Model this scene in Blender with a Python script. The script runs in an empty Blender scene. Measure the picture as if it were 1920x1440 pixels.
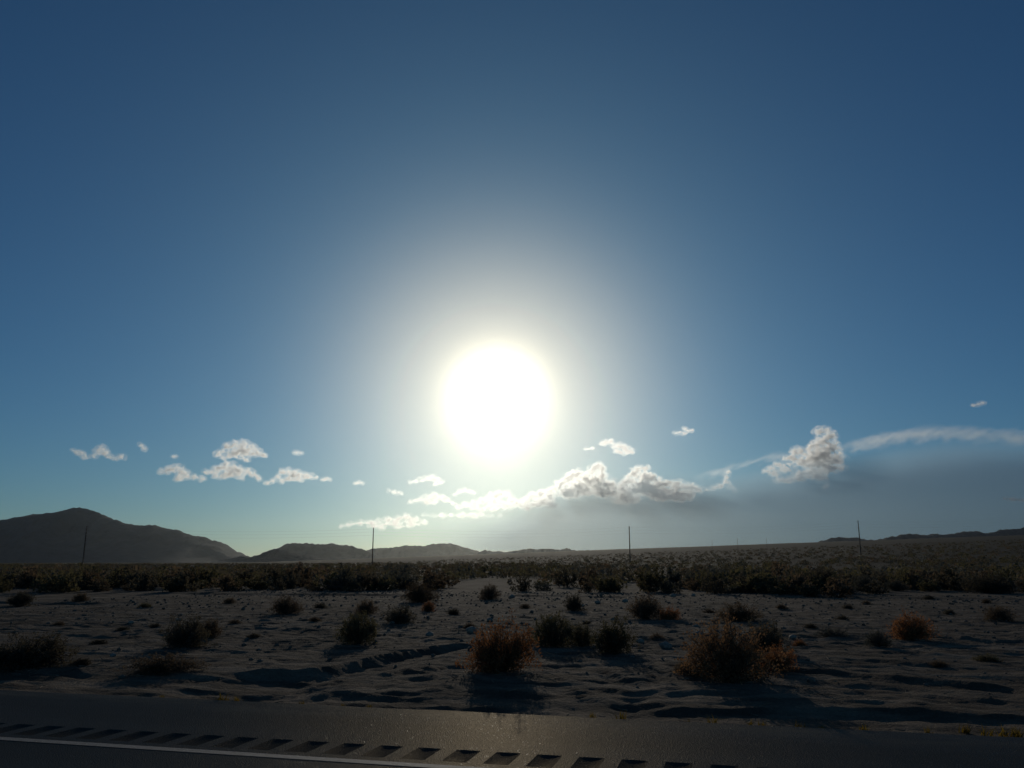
import bpy, bmesh, math, random
import numpy as np
from mathutils import Vector, Matrix

S = bpy.context.scene
C = S.collection
# ------------------------------------------------------------------ camera
F = 1550.0                       # focal length in pixels of the 1920 px wide photograph
PITCH = math.atan(335 / F)
YAW = math.radians(14.6)
CAMZ = 1.4
cam = bpy.data.cameras.new('camera')
cam.sensor_width = 36
cam.lens = 36 * F / 1920
cam.clip_start = 0.05
cam.clip_end = 300000
cam_ob = bpy.data.objects.new('camera', cam)
C.objects.link(cam_ob)
cam_ob.location = (0, 0, CAMZ)
cam_ob.rotation_euler = (math.pi / 2 + PITCH, 0, YAW)
S.camera = cam_ob
ROT = Matrix.Rotation(YAW, 3, 'Z') @ Matrix.Rotation(math.pi / 2 + PITCH, 3, 'X')


def ray(px, py):
    return (ROT @ Vector(((px - 960) / F, -(py - 720) / F, -1))).normalized()


def gp(px, py, z=0.0):
    """photo pixel -> point on the level plane z"""
    r = ray(px, py)
    t = (z - CAMZ) / r.z
    return r.x * t, r.y * t


def at_dist(px, Z):
    """direction of a pixel column, at forward distance Z (metres) -> x, y"""
    u = (px - 960) / F * (math.cos(PITCH))
    return (u * Z * math.cos(YAW) - Z * math.sin(YAW), u * Z * math.sin(YAW) + Z * math.cos(YAW))


# ------------------------------------------------------------------ sky, sun, exposure
SUN_DIR = ray(932, 745)
world = bpy.data.worlds.new('World')
S.world = world
world.use_nodes = True
wn, wl = world.node_tree.nodes, world.node_tree.links
bg = wn['Background']
sky = wn.new('ShaderNodeTexSky')
sky.sky_type = 'NISHITA'
sky.sun_disc = False
sky.sun_elevation = math.asin(SUN_DIR.z)
sky.sun_rotation = math.atan2(SUN_DIR.x, SUN_DIR.y)
sky.altitude = 600
sky.air_density = 1.0
sky.dust_density = 0.24
sky.ozone_density = 6.0
SKY_STRENGTH = 0.075


def wmath(op, a, b=None):
    n = wn.new('ShaderNodeMath')
    n.operation = op
    for i, v in enumerate((a, b)):
        if v is None:
            continue
        if isinstance(v, (int, float)):
            n.inputs[i].default_value = v
        else:
            wl.new(v, n.inputs[i])
    return n.outputs[0]


# the sun and its aureole in the dusty air, as a function of the angle from the sun
geo = wn.new('ShaderNodeTexCoord')
dot = wn.new('ShaderNodeVectorMath')
dot.operation = 'DOT_PRODUCT'
dot.inputs[1].default_value = SUN_DIR
nrm = wn.new('ShaderNodeVectorMath')
nrm.operation = 'NORMALIZE'
wl.new(geo.outputs['Generated'], nrm.inputs[0])
wl.new(nrm.outputs[0], dot.inputs[0])
theta = wmath('MULTIPLY', wmath('ARCCOSINE', wmath('MINIMUM', dot.outputs['Value'], 0.9999999)), 180 / math.pi)


def wcol(col, fac):
    n = wn.new('ShaderNodeVectorMath')
    n.operation = 'SCALE'
    n.inputs[0].default_value = col
    wl.new(fac, n.inputs['Scale'])
    return n.outputs[0]


def wadd(a, b):
    n = wn.new('ShaderNodeVectorMath')
    n.operation = 'ADD'
    wl.new(a, n.inputs[0])
    wl.new(b, n.inputs[1])
    return n.outputs[0]


inner = wmath('EXPONENT', wmath('MULTIPLY', wmath('POWER', wmath('MULTIPLY', theta, 1 / 8.0), 1.9), -1))
tail = wmath('EXPONENT', wmath('MULTIPLY', wmath('POWER', wmath('MULTIPLY', theta, 1 / 19.0), 1.8), -1))
core = wmath('EXPONENT', wmath('MULTIPLY', wmath('POWER', wmath('MULTIPLY', theta, 1 / 1.36), 1.25), -1))
aureole = wadd(wadd(wcol((1.36, 1.04, 0.60), inner), wcol((0.12, 0.22, 0.20), tail)), wcol((19.0, 16.8, 11.5), core))
skys = wn.new('ShaderNodeVectorMath')
skys.operation = 'SCALE'
wbal = wn.new('ShaderNodeVectorMath')          # the camera's cool, slightly green daylight balance
wbal.operation = 'MULTIPLY'
wbal.inputs[1].default_value = (0.90, 1.05, 1.0)
wl.new(sky.outputs[0], wbal.inputs[0])
wl.new(wbal.outputs[0], skys.inputs[0])
skys.inputs['Scale'].default_value = SKY_STRENGTH
wl.new(wadd(skys.outputs[0], aureole), bg.inputs[0])
bg.inputs[1].default_value = 1.0

sun = bpy.data.lights.new('sun', 'SUN')
sun.energy = 2.2
sun.color = (1.0, 0.90, 0.75)
sun.angle = math.radians(0.5)
sun_ob = bpy.data.objects.new('sun', sun)
C.objects.link(sun_ob)
sun_ob.rotation_euler = SUN_DIR.to_track_quat('Z', 'Y').to_euler()

S.view_settings.view_transform = 'Standard'
S.view_settings.look = 'None'
S.view_settings.exposure = -1.0
S.view_settings.gamma = 1
cy = S.cycles
cy.use_denoising = True
cy.max_bounces = 12
cy.diffuse_bounces = 3
cy.glossy_bounces = 2
cy.transmission_bounces = 4
cy.transparent_max_bounces = 16
cy.volume_bounces = 6
cy.caustics_reflective = False
cy.caustics_refractive = False

# ------------------------------------------------------------------ helpers
rng = np.random.default_rng(7)
random.seed(7)


def _hash(*k):
    h = np.zeros_like(k[0], dtype=np.uint32)
    for i, a in enumerate(k):
        h = (h ^ (a.astype(np.int64).astype(np.uint32) * np.uint32([374761393, 668265263, 2246822519][i]))) * np.uint32(3266489917)
        h ^= h >> np.uint32(15)
    h *= np.uint32(2654435761)
    h ^= h >> np.uint32(13)
    return h.astype(np.float64) / 4294967295.0


def noise2(x, y, seed=0):
    """smooth value noise in [-1, 1]"""
    xi, yi = np.floor(x), np.floor(y)
    fx, fy = x - xi, y - yi
    ux, uy = fx * fx * fx * (fx * (fx * 6 - 15) + 10), fy * fy * fy * (fy * (fy * 6 - 15) + 10)
    s = seed * 131

    def g(i, j):
        a = _hash(xi + i + s, yi + j - s) * 2 * math.pi
        return np.cos(a) * (fx - i) + np.sin(a) * (fy - j)
    return 1.5 * ((g(0, 0) * (1 - ux) + g(1, 0) * ux) * (1 - uy) + (g(0, 1) * (1 - ux) + g(1, 1) * ux) * uy)


def noise3(x, y, z, seed=0):
    xi, yi, zi = np.floor(x), np.floor(y), np.floor(z)
    fx, fy, fz = x - xi, y - yi, z - zi
    ux, uy, uz = [f * f * (3 - 2 * f) for f in (fx, fy, fz)]
    s = seed * 71
    r = 0
    for i in (0, 1):
        for j in (0, 1):
            for k in (0, 1):
                w = (ux if i else 1 - ux) * (uy if j else 1 - uy) * (uz if k else 1 - uz)
                r = r + w * _hash(xi + i + s, yi + j, zi + k)
    return r * 2 - 1


def fbm2(x, y, oct=4, seed=0, ridged=False):
    r, a, tot = 0, 1.0, 0
    for o in range(oct):
        n = noise2(x * 2 ** o, y * 2 ** o, seed + o)
        r = r + a * ((1 - 2 * np.abs(n)) if ridged else n)
        tot += a
        a *= 0.5
    return r / tot


def sstep(a, b, x):
    t = np.clip((x - a) / (b - a), 0, 1)
    return t * t * (3 - 2 * t)


def mesh_np(name, verts, quads=None, tris=None, smooth=True):
    me = bpy.data.meshes.new(name)
    faces, starts, totals, off = [], [], [], 0
    for arr, k in ((quads, 4), (tris, 3)):
        if arr is None or len(arr) == 0:
            continue
        arr = np.asarray(arr, np.int32)
        faces.append(arr.ravel())
        starts.append(off + np.arange(len(arr)) * k)
        totals.append(np.full(len(arr), k))
        off += arr.size
    idx = np.concatenate(faces).astype(np.int32)
    st = np.concatenate(starts).astype(np.int32)
    tt = np.concatenate(totals).astype(np.int32)
    verts = np.asarray(verts, np.float32)
    me.vertices.add(len(verts))
    me.vertices.foreach_set('co', verts.ravel())
    me.loops.add(len(idx))
    me.loops.foreach_set('vertex_index', idx)
    me.polygons.add(len(st))
    me.polygons.foreach_set('loop_start', st)
    me.polygons.foreach_set('loop_total', tt)
    me.polygons.foreach_set('use_smooth', np.full(len(st), smooth))
    me.update(calc_edges=True)
    return me


def link(name, me, mat=None, parent=None, **props):
    o = bpy.data.objects.new(name, me)
    C.objects.link(o)
    if mat is not None and me is not None and not me.materials:
        for m in (mat if isinstance(mat, (list, tuple)) else [mat]):
            me.materials.append(m)
    o.parent = parent
    for k, v in props.items():
        o[k] = v
    return o


def grid_faces(nx, ny):
    i = np.arange(nx - 1)[None, :] + np.arange(ny - 1)[:, None] * nx
    i = i.ravel()
    return np.stack([i, i + 1, i + 1 + nx, i + nx], 1)


def material(name):
    m = bpy.data.materials.new(name)
    m.use_nodes = True
    return m, m.node_tree.nodes, m.node_tree.links, m.node_tree.nodes['Principled BSDF']


def tex(N, L, kind, scale, detail=4, vec=None, rough=0.55, **kw):
    n = N.new('ShaderNodeTex' + kind)
    n.inputs['Scale'].default_value = scale
    if kind == 'Noise':
        n.inputs['Detail'].default_value = detail
        n.inputs['Roughness'].default_value = rough
    if vec is not None:
        L.new(vec, n.inputs['Vector'])
    return n


def ramp(N, L, src, stops):
    r = N.new('ShaderNodeValToRGB')
    e = r.color_ramp.elements
    e[0].position, e[0].color = stops[0][0], (*stops[0][1], 1)
    e[1].position, e[1].color = stops[1][0], (*stops[1][1], 1)
    for p, c in stops[2:]:
        x = e.new(p)
        x.color = (*c, 1)
    L.new(src, r.inputs[0])
    return r.outputs[0]


def mixc(N, L, fac, a, b, mode='MIX'):
    n = N.new('ShaderNodeMix')
    n.data_type = 'RGBA'
    n.blend_type = mode
    for sock, v in ((n.inputs[0], fac), (n.inputs[6], a), (n.inputs[7], b)):
        if hasattr(v, 'links'):
            L.new(v, sock)
        elif isinstance(v, (int, float)):
            sock.default_value = v
        else:
            sock.default_value = (*v, 1)
    return n.outputs[2]


def pos(N):
    return N.new('ShaderNodeNewGeometry').outputs['Position']


def mapping(N, L, vec, scale):
    m = N.new('ShaderNodeMapping')
    m.inputs['Scale'].default_value = scale
    L.new(vec, m.inputs['Vector'])
    return m.outputs[0]


def bump(N, L, height, dist, strength=1.0, normal=None):
    b = N.new('ShaderNodeBump')
    b.inputs['Distance'].default_value = dist
    b.inputs['Strength'].default_value = strength
    L.new(height, b.inputs['Height'])
    if normal is not None:
        L.new(normal, b.inputs['Normal'])
    return b.outputs[0]


# ------------------------------------------------------------------ materials
# desert ground
M_GROUND, N, L, P = material('desert_soil')
p = pos(N)
big = tex(N, L, 'Noise', 0.35, 5, mapping(N, L, p, (0.6, 1, 1)))
mid = tex(N, L, 'Noise', 2.2, 6, mapping(N, L, p, (0.35, 1, 1)))
fine = tex(N, L, 'Noise', 22, 5, p, 0.7)
c1 = ramp(N, L, big.outputs[0], [(0.35, (0.180, 0.138, 0.098)), (0.65, (0.300, 0.235, 0.170))])
c2 = mixc(N, L, ramp(N, L, mid.outputs[0], [(0.42, (0, 0, 0)), (0.62, (1, 1, 1))]), (0.115, 0.088, 0.064), c1)
c3 = mixc(N, L, 0.55, c2, ramp(N, L, fine.outputs[0], [(0.3, (0.35, 0.35, 0.35)), (0.7, (1.0, 1.0, 1.0))]), 'MULTIPLY')
# far out, where single bushes cannot be told apart, the scrub cover takes over the colour
dist = N.new('ShaderNodeVectorMath')
dist.operation = 'LENGTH'
L.new(p, dist.inputs[0])
far_n = tex(N, L, 'Noise', 0.02, 5, p, 0.7)
fm = N.new('ShaderNodeMapRange')
fm.inputs[1].default_value = 45
fm.inputs[2].default_value = 170
L.new(dist.outputs['Value'], fm.inputs[0])
c4 = mixc(N, L, fm.outputs[0], c3, ramp(N, L, far_n.outputs[0], [(0.35, (0.030, 0.027, 0.020)), (0.65, (0.055, 0.049, 0.036))]))
L.new(c4, P.inputs['Base Color'])
P.inputs['Roughness'].default_value = 1.0
P.inputs['Specular IOR Level'].default_value = 0.03
vor = tex(N, L, 'Voronoi', 30, vec=p)
b0 = bump(N, L, tex(N, L, 'Noise', 7, 5, mapping(N, L, p, (0.6, 1, 1)), 0.7).outputs[0], 0.06, 0.6)
b1 = bump(N, L, fine.outputs[0], 0.022, 0.9, b0)
b2 = bump(N, L, vor.outputs['Distance'], 0.012, 0.6, b1)
L.new(b2, P.inputs['Normal'])


def asphalt(name, dark, spec=1.0):
    m, N, L, P = material(name)
    p = pos(N)
    n1 = tex(N, L, 'Noise', 90, 3, p, 0.7)
    n2 = tex(N, L, 'Noise', 0.8, 5, mapping(N, L, p, (0.15, 1, 1)))
    v = tex(N, L, 'Voronoi', 105, vec=p)
    col = ramp(N, L, n2.outputs[0], [(0.3, tuple(0.75 * d for d in dark)), (0.7, tuple(1.25 * d for d in dark))])
    sy_ = N.new('ShaderNodeSeparateXYZ')
    L.new(p, sy_.inputs[0])
    dm = N.new('ShaderNodeMapRange')                # blown sand lying along the pavement edge
    dm.inputs[1].default_value = 7.35
    dm.inputs[2].default_value = 8.1
    L.new(sy_.outputs[1], dm.inputs[0])
    dn_ = tex(N, L, 'Noise', 2.2, 6, mapping(N, L, p, (0.3, 1, 1)), 0.7)
    dmul = N.new('ShaderNodeMath')
    dmul.operation = 'MULTIPLY'
    L.new(dm.outputs[0], dmul.inputs[0])
    L.new(ramp(N, L, dn_.outputs[0], [(0.42, (0, 0, 0)), (0.62, (1, 1, 1))]), dmul.inputs[1])
    col = mixc(N, L, dmul.outputs[0], col, (0.24, 0.19, 0.14))
    agg = ramp(N, L, n1.outputs[0], [(0.35, (0.55, 0.55, 0.55)), (0.7, (1.6, 1.55, 1.45))])
    sep = N.new('ShaderNodeSeparateColor')
    L.new(v.outputs['Color'], sep.inputs[0])
    mask = ramp(N, L, sep.outputs[0], [(0.988, (0, 0, 0)), (0.993, (1, 1, 1))])
    b = bump(N, L, v.outputs['Distance'], 0.006, 0.8)
    nrm_ = bump(N, L, n1.outputs[0], 0.004, 0.8, b)
    N.remove(P)
    df = N.new('ShaderNodeBsdfDiffuse')
    df.inputs['Roughness'].default_value = 0.6
    L.new(mixc(N, L, 1.0, col, agg, 'MULTIPLY'), df.inputs['Color'])
    sheen = N.new('ShaderNodeBsdfGlossy')          # dull sheen of worn binder
    sheen.inputs['Roughness'].default_value = 0.4
    sheen.inputs['Color'].default_value = (1.0, 0.88, 0.68, 1)
    glint = N.new('ShaderNodeBsdfGlossy')          # polished aggregate faces
    glint.inputs['Roughness'].default_value = 0.2
    for q in (df, sheen, glint):
        L.new(nrm_, q.inputs['Normal'])
    m1 = N.new('ShaderNodeMixShader')
    m1.inputs[0].default_value = 0.017 * spec
    L.new(df.outputs[0], m1.inputs[1])
    L.new(sheen.outputs[0], m1.inputs[2])
    m2 = N.new('ShaderNodeMixShader')
    sc_ = N.new('ShaderNodeMath')
    sc_.operation = 'MULTIPLY'
    sc_.inputs[1].default_value = 0.13 * spec
    L.new(mask, sc_.inputs[0])
    L.new(sc_.outputs[0], m2.inputs[0])
    L.new(m1.outputs[0], m2.inputs[1])
    L.new(glint.outputs[0], m2.inputs[2])
    L.new(m2.outputs[0], N['Material Output'].inputs['Surface'])
    return m


M_ASPHALT = asphalt('asphalt', (0.120, 0.110, 0.097))
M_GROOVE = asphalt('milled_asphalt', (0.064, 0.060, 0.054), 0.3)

M_PAINT, N, L, P = material('worn_white_paint')
p = pos(N)
w = tex(N, L, 'Noise', 14, 6, p, 0.75)
L.new(ramp(N, L, w.outputs[0], [(0.38, (0.07, 0.068, 0.064)), (0.6, (0.135, 0.135, 0.13))]), P.inputs['Base Color'])
P.inputs['Roughness'].default_value = 0.8
L.new(bump(N, L, w.outputs[0], 0.003), P.inputs['Normal'])


def rock_mat(name, a, b, scale, dist):
    m, N, L, P = material(name)
    p = pos(N)
    n = tex(N, L, 'Noise', scale, 8, p, 0.65)
    L.new(ramp(N, L, n.outputs[0], [(0.35, a), (0.65, b)]), P.inputs['Base Color'])
    P.inputs['Roughness'].default_value = 0.95
    P.inputs['Specular IOR Level'].default_value = 0.2
    L.new(bump(N, L, n.outputs[0], dist), P.inputs['Normal'])
    return m


M_MOUNTAIN = rock_mat('mountain_rock', (0.018, 0.028, 0.040), (0.030, 0.045, 0.062), 0.006, 40)  # bluish tone of the distant haze put into the rock colour
M_STONE = rock_mat('pale_stone', (0.22, 0.185, 0.145), (0.42, 0.365, 0.29), 20, 0.02)
M_GRAVEL = rock_mat('gravel_stone', (0.09, 0.07, 0.052), (0.22, 0.18, 0.14), 9, 0.01)


def wood_mat():
    m, N, L, P = material('weathered_pole_wood')
    p = pos(N)
    n = tex(N, L, 'Noise', 6, 6, mapping(N, L, p, (4, 4, 0.3)))
    L.new(ramp(N, L, n.outputs[0], [(0.3, (0.035, 0.026, 0.02)), (0.7, (0.08, 0.06, 0.045))]), P.inputs['Base Color'])
    P.inputs['Roughness'].default_value = 0.85
    return m


M_WOOD = wood_mat()
M_INSUL, N, L, P = material('grey_porcelain')
n = tex(N, L, 'Noise', 8, 2, pos(N))
L.new(ramp(N, L, n.outputs[0], [(0.3, (0.12, 0.12, 0.125)), (0.7, (0.2, 0.2, 0.21))]), P.inputs['Base Color'])
P.inputs['Roughness'].default_value = 0.35
M_WIRE, N, L, P = material('aluminium_conductor')
n = tex(N, L, 'Noise', 3, 2, pos(N))
L.new(ramp(N, L, n.outputs[0], [(0.3, (0.06, 0.06, 0.06)), (0.7, (0.1, 0.1, 0.1))]), P.inputs['Base Color'])
P.inputs['Roughness'].default_value = 0.6
P.inputs['Metallic'].default_value = 0.4


def leaf_mat(name, a, b, trans, scale=9):
    """thin foliage: diffuse plus light coming through the leaf"""
    m, N, L, P = material(name)
    oi = N.new('ShaderNodeObjectInfo')
    n = tex(N, L, 'Noise', scale, 3, pos(N))
    col = ramp(N, L, n.outputs[0], [(0.3, a), (0.7, b)])
    hs = N.new('ShaderNodeHueSaturation')
    mr = N.new('ShaderNodeMapRange')
    mr.inputs[3].default_value = 0.75
    mr.inputs[4].default_value = 1.25
    L.new(oi.outputs['Random'], mr.inputs[0])
    L.new(mr.outputs[0], hs.inputs['Value'])
    L.new(col, hs.inputs['Color'])
    L.new(hs.outputs[0], P.inputs['Base Color'])
    P.inputs['Roughness'].default_value = 0.8
    P.inputs['Specular IOR Level'].default_value = 0.2
    t = N.new('ShaderNodeBsdfTranslucent')
    tc = mixc(N, L, 1.0, hs.outputs[0], trans, 'MULTIPLY')
    L.new(tc, t.inputs['Color'])
    mx = N.new('ShaderNodeMixShader')
    mx.inputs[0].default_value = 0.5
    L.new(P.outputs[0], mx.inputs[1])
    L.new(t.outputs[0], mx.inputs[2])
    L.new(mx.outputs[0], N['Material Output'].inputs['Surface'])
    return m


LEAF = {
    'rust': leaf_mat('rust_dry_foliage', (0.23, 0.115, 0.055), (0.36, 0.19, 0.095), (1.0, 0.8, 0.55)),
    'brown': leaf_mat('brown_dry_foliage', (0.105, 0.08, 0.056), (0.17, 0.13, 0.09), (0.95, 0.84, 0.66)),
    'tan': leaf_mat('tan_dry_foliage', (0.20, 0.125, 0.072), (0.31, 0.20, 0.118), (1.0, 0.85, 0.65)),
    'green': leaf_mat('olive_foliage', (0.085, 0.078, 0.048), (0.14, 0.128, 0.078), (0.95, 0.86, 0.62)),
    'dark': leaf_mat('dark_scrub_foliage', (0.075, 0.066, 0.05), (0.12, 0.106, 0.08), (0.85, 0.78, 0.62)),
    'grey': leaf_mat('grey_sage_foliage', (0.085, 0.082, 0.07), (0.13, 0.125, 0.108), (0.6, 0.6, 0.5)),
    'yellow': leaf_mat('yellow_weed', (0.14, 0.10, 0.02), (0.24, 0.17, 0.035), (1.0, 0.9, 0.5)),
}
M_STEM, N, L, P = material('twig_bark')
n = tex(N, L, 'Noise', 30, 3, pos(N))
L.new(ramp(N, L, n.outputs[0], [(0.3, (0.035, 0.026, 0.02)), (0.7, (0.08, 0.062, 0.048))]), P.inputs['Base Color'])
P.inputs['Roughness'].default_value = 0.9

# ------------------------------------------------------------------ terrain height
EDGE = 8.07          # far edge of the paved shoulder
ca, sa = math.cos(YAW), math.sin(YAW)

# banks and channels cut by water beside the road: photo pixels traced along each cut,
# height of the cut (m), how far the floor takes to climb back (m)
BANKS = [
    ([(455, 1262), (520, 1264), (580, 1262), (650, 1250), (720, 1234), (800, 1219), (885, 1211)], 0.20, 1.2),
    ([(560, 1302), (640, 1292), (700, 1300), (760, 1305), (830, 1303), (880, 1288), (915, 1270)], 0.09, 0.5),
    ([(590, 1316), (680, 1312), (760, 1318), (880, 1320), (1010, 1318)], 0.08, 0.45),
    ([(1040, 1262), (1070, 1290), (1100, 1310), (1180, 1316), (1260, 1314)], 0.07, 0.5),
    ([(1130, 1262), (1170, 1275), (1210, 1278), (1245, 1262)], 0.10, 0.6),
    ([(1060, 1236), (1110, 1228), (1170, 1222)], 0.05, 0.5),
    ([(1200, 1325), (1330, 1326), (1500, 1327), (1700, 1331), (1960, 1342)], 0.11, 0.6),
    ([(1450, 1252), (1540, 1258), (1620, 1266), (1690, 1276)], 0.09, 0.5),
    ([(1660, 1268), (1740, 1274), (1820, 1284), (1900, 1290)], 0.13, 0.7),
    ([(1720, 1300), (1790, 1307), (1880, 1310)], 0.08, 0.5),
    ([(1540, 1236), (1660, 1240), (1790, 1250)], 0.06, 0.5),
    ([(1790, 1346), (1820, 1350), (1850, 1356)], 0.07, 0.3),
    ([(1500, 1296), (1560, 1300), (1640, 1290)], 0.07, 0.4),
    ([(1240, 1300), (1300, 1296), (1370, 1300), (1430, 1296)], 0.07, 0.5),
    ([(-60, 1262), (40, 1258), (120, 1252), (170, 1262)], 0.10, 0.7),
    ([(180, 1296), (240, 1294), (300, 1297)], 0.05, 0.35),
    ([(250, 1256), (330, 1262), (420, 1270)], 0.07, 0.6),
    ([(780, 1205), (850, 1200), (900, 1190)], 0.06, 0.5),
    ([(560, 1180), (640, 1205), (720, 1190), (800, 1196)], 0.07, 0.6),
    ([(1230, 1186), (1330, 1190), (1460, 1192), (1560, 1196)], 0.06, 0.5),
    ([(1600, 1192), (1760, 1196), (1950, 1206)], 0.08, 0.8),
    ([(120, 1190), (240, 1196), (330, 1190)], 0.07, 0.6),
    ([(380, 1215), (470, 1222), (560, 1214)], 0.06, 0.6),
    ([(1000, 1196), (1100, 1215), (1200, 1210)], 0.05, 0.6),
    ([(300, 1112), (500, 1114), (700, 1115), (830, 1117)], 0.18, 2.0),
    ([(900, 1116), (1050, 1117), (1180, 1120)], 0.14, 2.0),
    ([(1380, 1118), (1560, 1118), (1760, 1121), (1950, 1123)], 0.16, 2.0),
    ([(-40, 1128), (120, 1132), (260, 1130)], 0.14, 1.5),
]
# shallow curving wash lines round the rust-orange bush and along the verge
BANKS += [
    ([(640, 1282), (690, 1270), (760, 1258), (840, 1250), (900, 1246)], 0.07, 0.5),
    ([(690, 1286), (730, 1276), (800, 1268), (860, 1264)], 0.05, 0.35),
    ([(720, 1294), (770, 1298), (830, 1294), (870, 1282)], 0.06, 0.35),
    ([(860, 1310), (920, 1302), (980, 1296), (1030, 1300)], 0.06, 0.4),
    ([(1010, 1250), (1060, 1248), (1130, 1244), (1210, 1240)], 0.06, 0.45),
    ([(1060, 1276), (1120, 1290), (1200, 1296), (1290, 1288)], 0.06, 0.45),
    ([(1080, 1300), (1160, 1306), (1250, 1304)], 0.05, 0.3),
    ([(470, 1292), (560, 1288), (630, 1276)], 0.06, 0.4),
    ([(330, 1284), (420, 1288), (500, 1296)], 0.05, 0.4),
    ([(1560, 1286), (1650, 1284), (1740, 1290)], 0.06, 0.4),
    ([(1300, 1312), (1420, 1310), (1560, 1314), (1680, 1316)], 0.06, 0.4),
    ([(1820, 1262), (1870, 1272), (1940, 1276)], 0.06, 0.5),
]
BANKS_W = [([gp(*q) for q in pts], h, l) for pts, h, l in BANKS]


def bank_height(x, y):
    out = np.zeros_like(x)
    for pts, h, l in BANKS_W:
        P_ = np.array(pts)
        o = np.argsort(P_[:, 0])
        P_ = P_[o]
        x0, y0 = P_.min(0) - 4 * l
        x1, y1 = P_.max(0) + 4 * l
        m = (x > x0) & (x < x1) & (y > y0) & (y < y1)
        if not m.any():
            continue
        qx, qy = x[m], y[m]
        wob = 0.28 * l * noise2(qx * 1.1, qx * 0.3, 51) + 0.05 * l * noise2(qx * 4, qy * 1, 52)
        yc = np.interp(qx, P_[:, 0], P_[:, 1])
        sl = np.gradient(P_[:, 1], P_[:, 0])
        s = (qy - yc) / np.sqrt(1 + np.interp(qx, P_[:, 0], sl) ** 2) + 0.5 * wob
        t = (qx - P_[0, 0]) / (P_[-1, 0] - P_[0, 0])
        tap = sstep(-0.08, 0.14, t) * sstep(1.08, 0.86, t)
        near = -0.4 * h * sstep(0, 0.16, -s) * np.exp(np.minimum(s, 0) / l)
        far = 0.22 * h * np.exp(-np.maximum(s, 0) / (0.8 * l))
        out[m] += tap * np.where(s < 0, near, far)
    return out


def height(x, y, step=0.1):
    x = np.asarray(x, float)
    y = np.asarray(y, float)
    xc = x * ca + y * sa
    zc = -x * sa + y * ca
    d = np.hypot(x, y)
    # alluvial plain rising to the right
    fan = 0.0353 * xc + 0.0116 * zc - 4.0
    fan = np.where(zc > 0, fan, -4.0)
    k = 1.2
    fan = np.where(fan > 12, fan, k * np.log1p(np.exp(np.clip(fan, -60, 12) / k)))
    fan = fan * sstep(60, 160, d) + 0
    fan = np.minimum(fan, 0.0353 * 3400 + 0.0116 * 5000 + 0 * fan)
    # low swells far out
    far = fbm2(x / 900, y / 900, 3, 11) * 5 * sstep(500, 2500, d) + fbm2(x / 60, y / 60, 3, 12) * 0.35 * sstep(40, 150, d)
    off = y - EDGE
    near_w = sstep(0.0, 0.5, off)
    fade = sstep(70, 30, d)
    h = np.zeros_like(x)
    # striated, water-worn relief
    wx = x + 0.8 * noise2(x * 0.5, y * 0.5, 21)
    wy = y + 0.5 * noise2(x * 0.4, y * 0.4, 22)
    h += 0.028 * fbm2(wx * 0.35, wy * 0.9, 4, 3) * near_w
    h += 0.024 * fbm2(wx * 0.9, wy * 2.6, 3, 5, True) * near_w * sstep(0.9, 0.3, step)
    h += 0.022 * fbm2(x * 3.2, y * 4.2, 3, 6) * near_w * sstep(0.5, 0.12, step)
    # cloddy gravel belt further out
    clod = sstep(4, 9, off) * sstep(36, 26, off)
    h += clod * 0.032 * np.maximum(0, noise2(x * 2.1, y * 2.1, 31) + 0.15) * sstep(0.6, 0.2, step)
    h += clod * 0.030 * np.maximum(0, noise2(x * 4.5, y * 4.5, 32)) * sstep(0.4, 0.12, step)
    h += bank_height(x, y) * sstep(0.05, 0.4, off)
    h -= 0.035 * sstep(0, 0.25, off) * sstep(2.5, 0.4, off)
    h = h * fade
    # under the road slab the soil lies lower
    under = sstep(0.02, -0.04, off) * sstep(-16.1, -16.0, y)
    h = h * (1 - under) - 0.25 * under
    back = sstep(-16.0, -20, y)
    return h + fan + far * (1 - back * 0) - 0.012 * (1 - under) * (off > -1)


def bed(x, y):
    return float(height(np.array([x]), np.array([y]))[0])


def axis(fine0, fine1, step, growths, limit):
    """positions: even between fine0 and fine1, then growing outward to +limit"""
    a = list(np.arange(fine0, fine1, step))
    s = step
    for g, smax in growths:
        while s < smax and a[-1] < limit:
            s *= g
            a.append(a[-1] + s)
    return np.array(a)


LIM = 16000
xr = axis(0, 13, 0.08, [(1.02, 0.6), (1.065, 1e9)], LIM)
xs = np.concatenate([-xr[::-1][:-1], xr])
yf = axis(EDGE - 0.1, EDGE + 8, 0.05, [(1.0125, 0.3), (1.05, 1e9)], LIM)
yb = np.concatenate([-axis(20, 24, 0.5, [(1.12, 1e9)], LIM)[::-1], np.array([-17, -16.06, -15.9, -8, 0, 6])])
ys = np.concatenate([yb, yf])
sx = np.gradient(xs)
sy = np.gradient(ys)
GX, GY = np.meshgrid(xs, ys)
ST = np.maximum(sx[None, :], sy[:, None] + 0 * GX)
GZ = height(GX.ravel(), GY.ravel(), ST.ravel())
ground = link('ground', mesh_np('ground', np.stack([GX.ravel(), GY.ravel(), GZ], 1), grid_faces(len(xs), len(ys))),
              M_GROUND, kind='structure', label='rutted grey desert soil stretching to the hills')

# ------------------------------------------------------------------ road
R0, R1, RN = -400.0, 400.0, 6.0
GRV_Y0, GRV_Y1, GRV_W, GRV_P = 6.07, 6.46, 0.19, 0.315
NG = 140
gx0 = -2.02 - GRV_P * (NG // 2 + 6)
gcent = gx0 + GRV_P * np.arange(NG)
cuts = np.unique(np.concatenate([[R0, R1], np.linspace(R0, gcent[0] - 1, 8), np.linspace(gcent[-1] + 1, R1, 8),
                                 gcent - GRV_W / 2, gcent + GRV_W / 2]))
ycut = np.array([-16.0, -8, 0, 4, GRV_Y0, GRV_Y1, 7.2, EDGE - 0.02, EDGE + 0.0])


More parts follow.
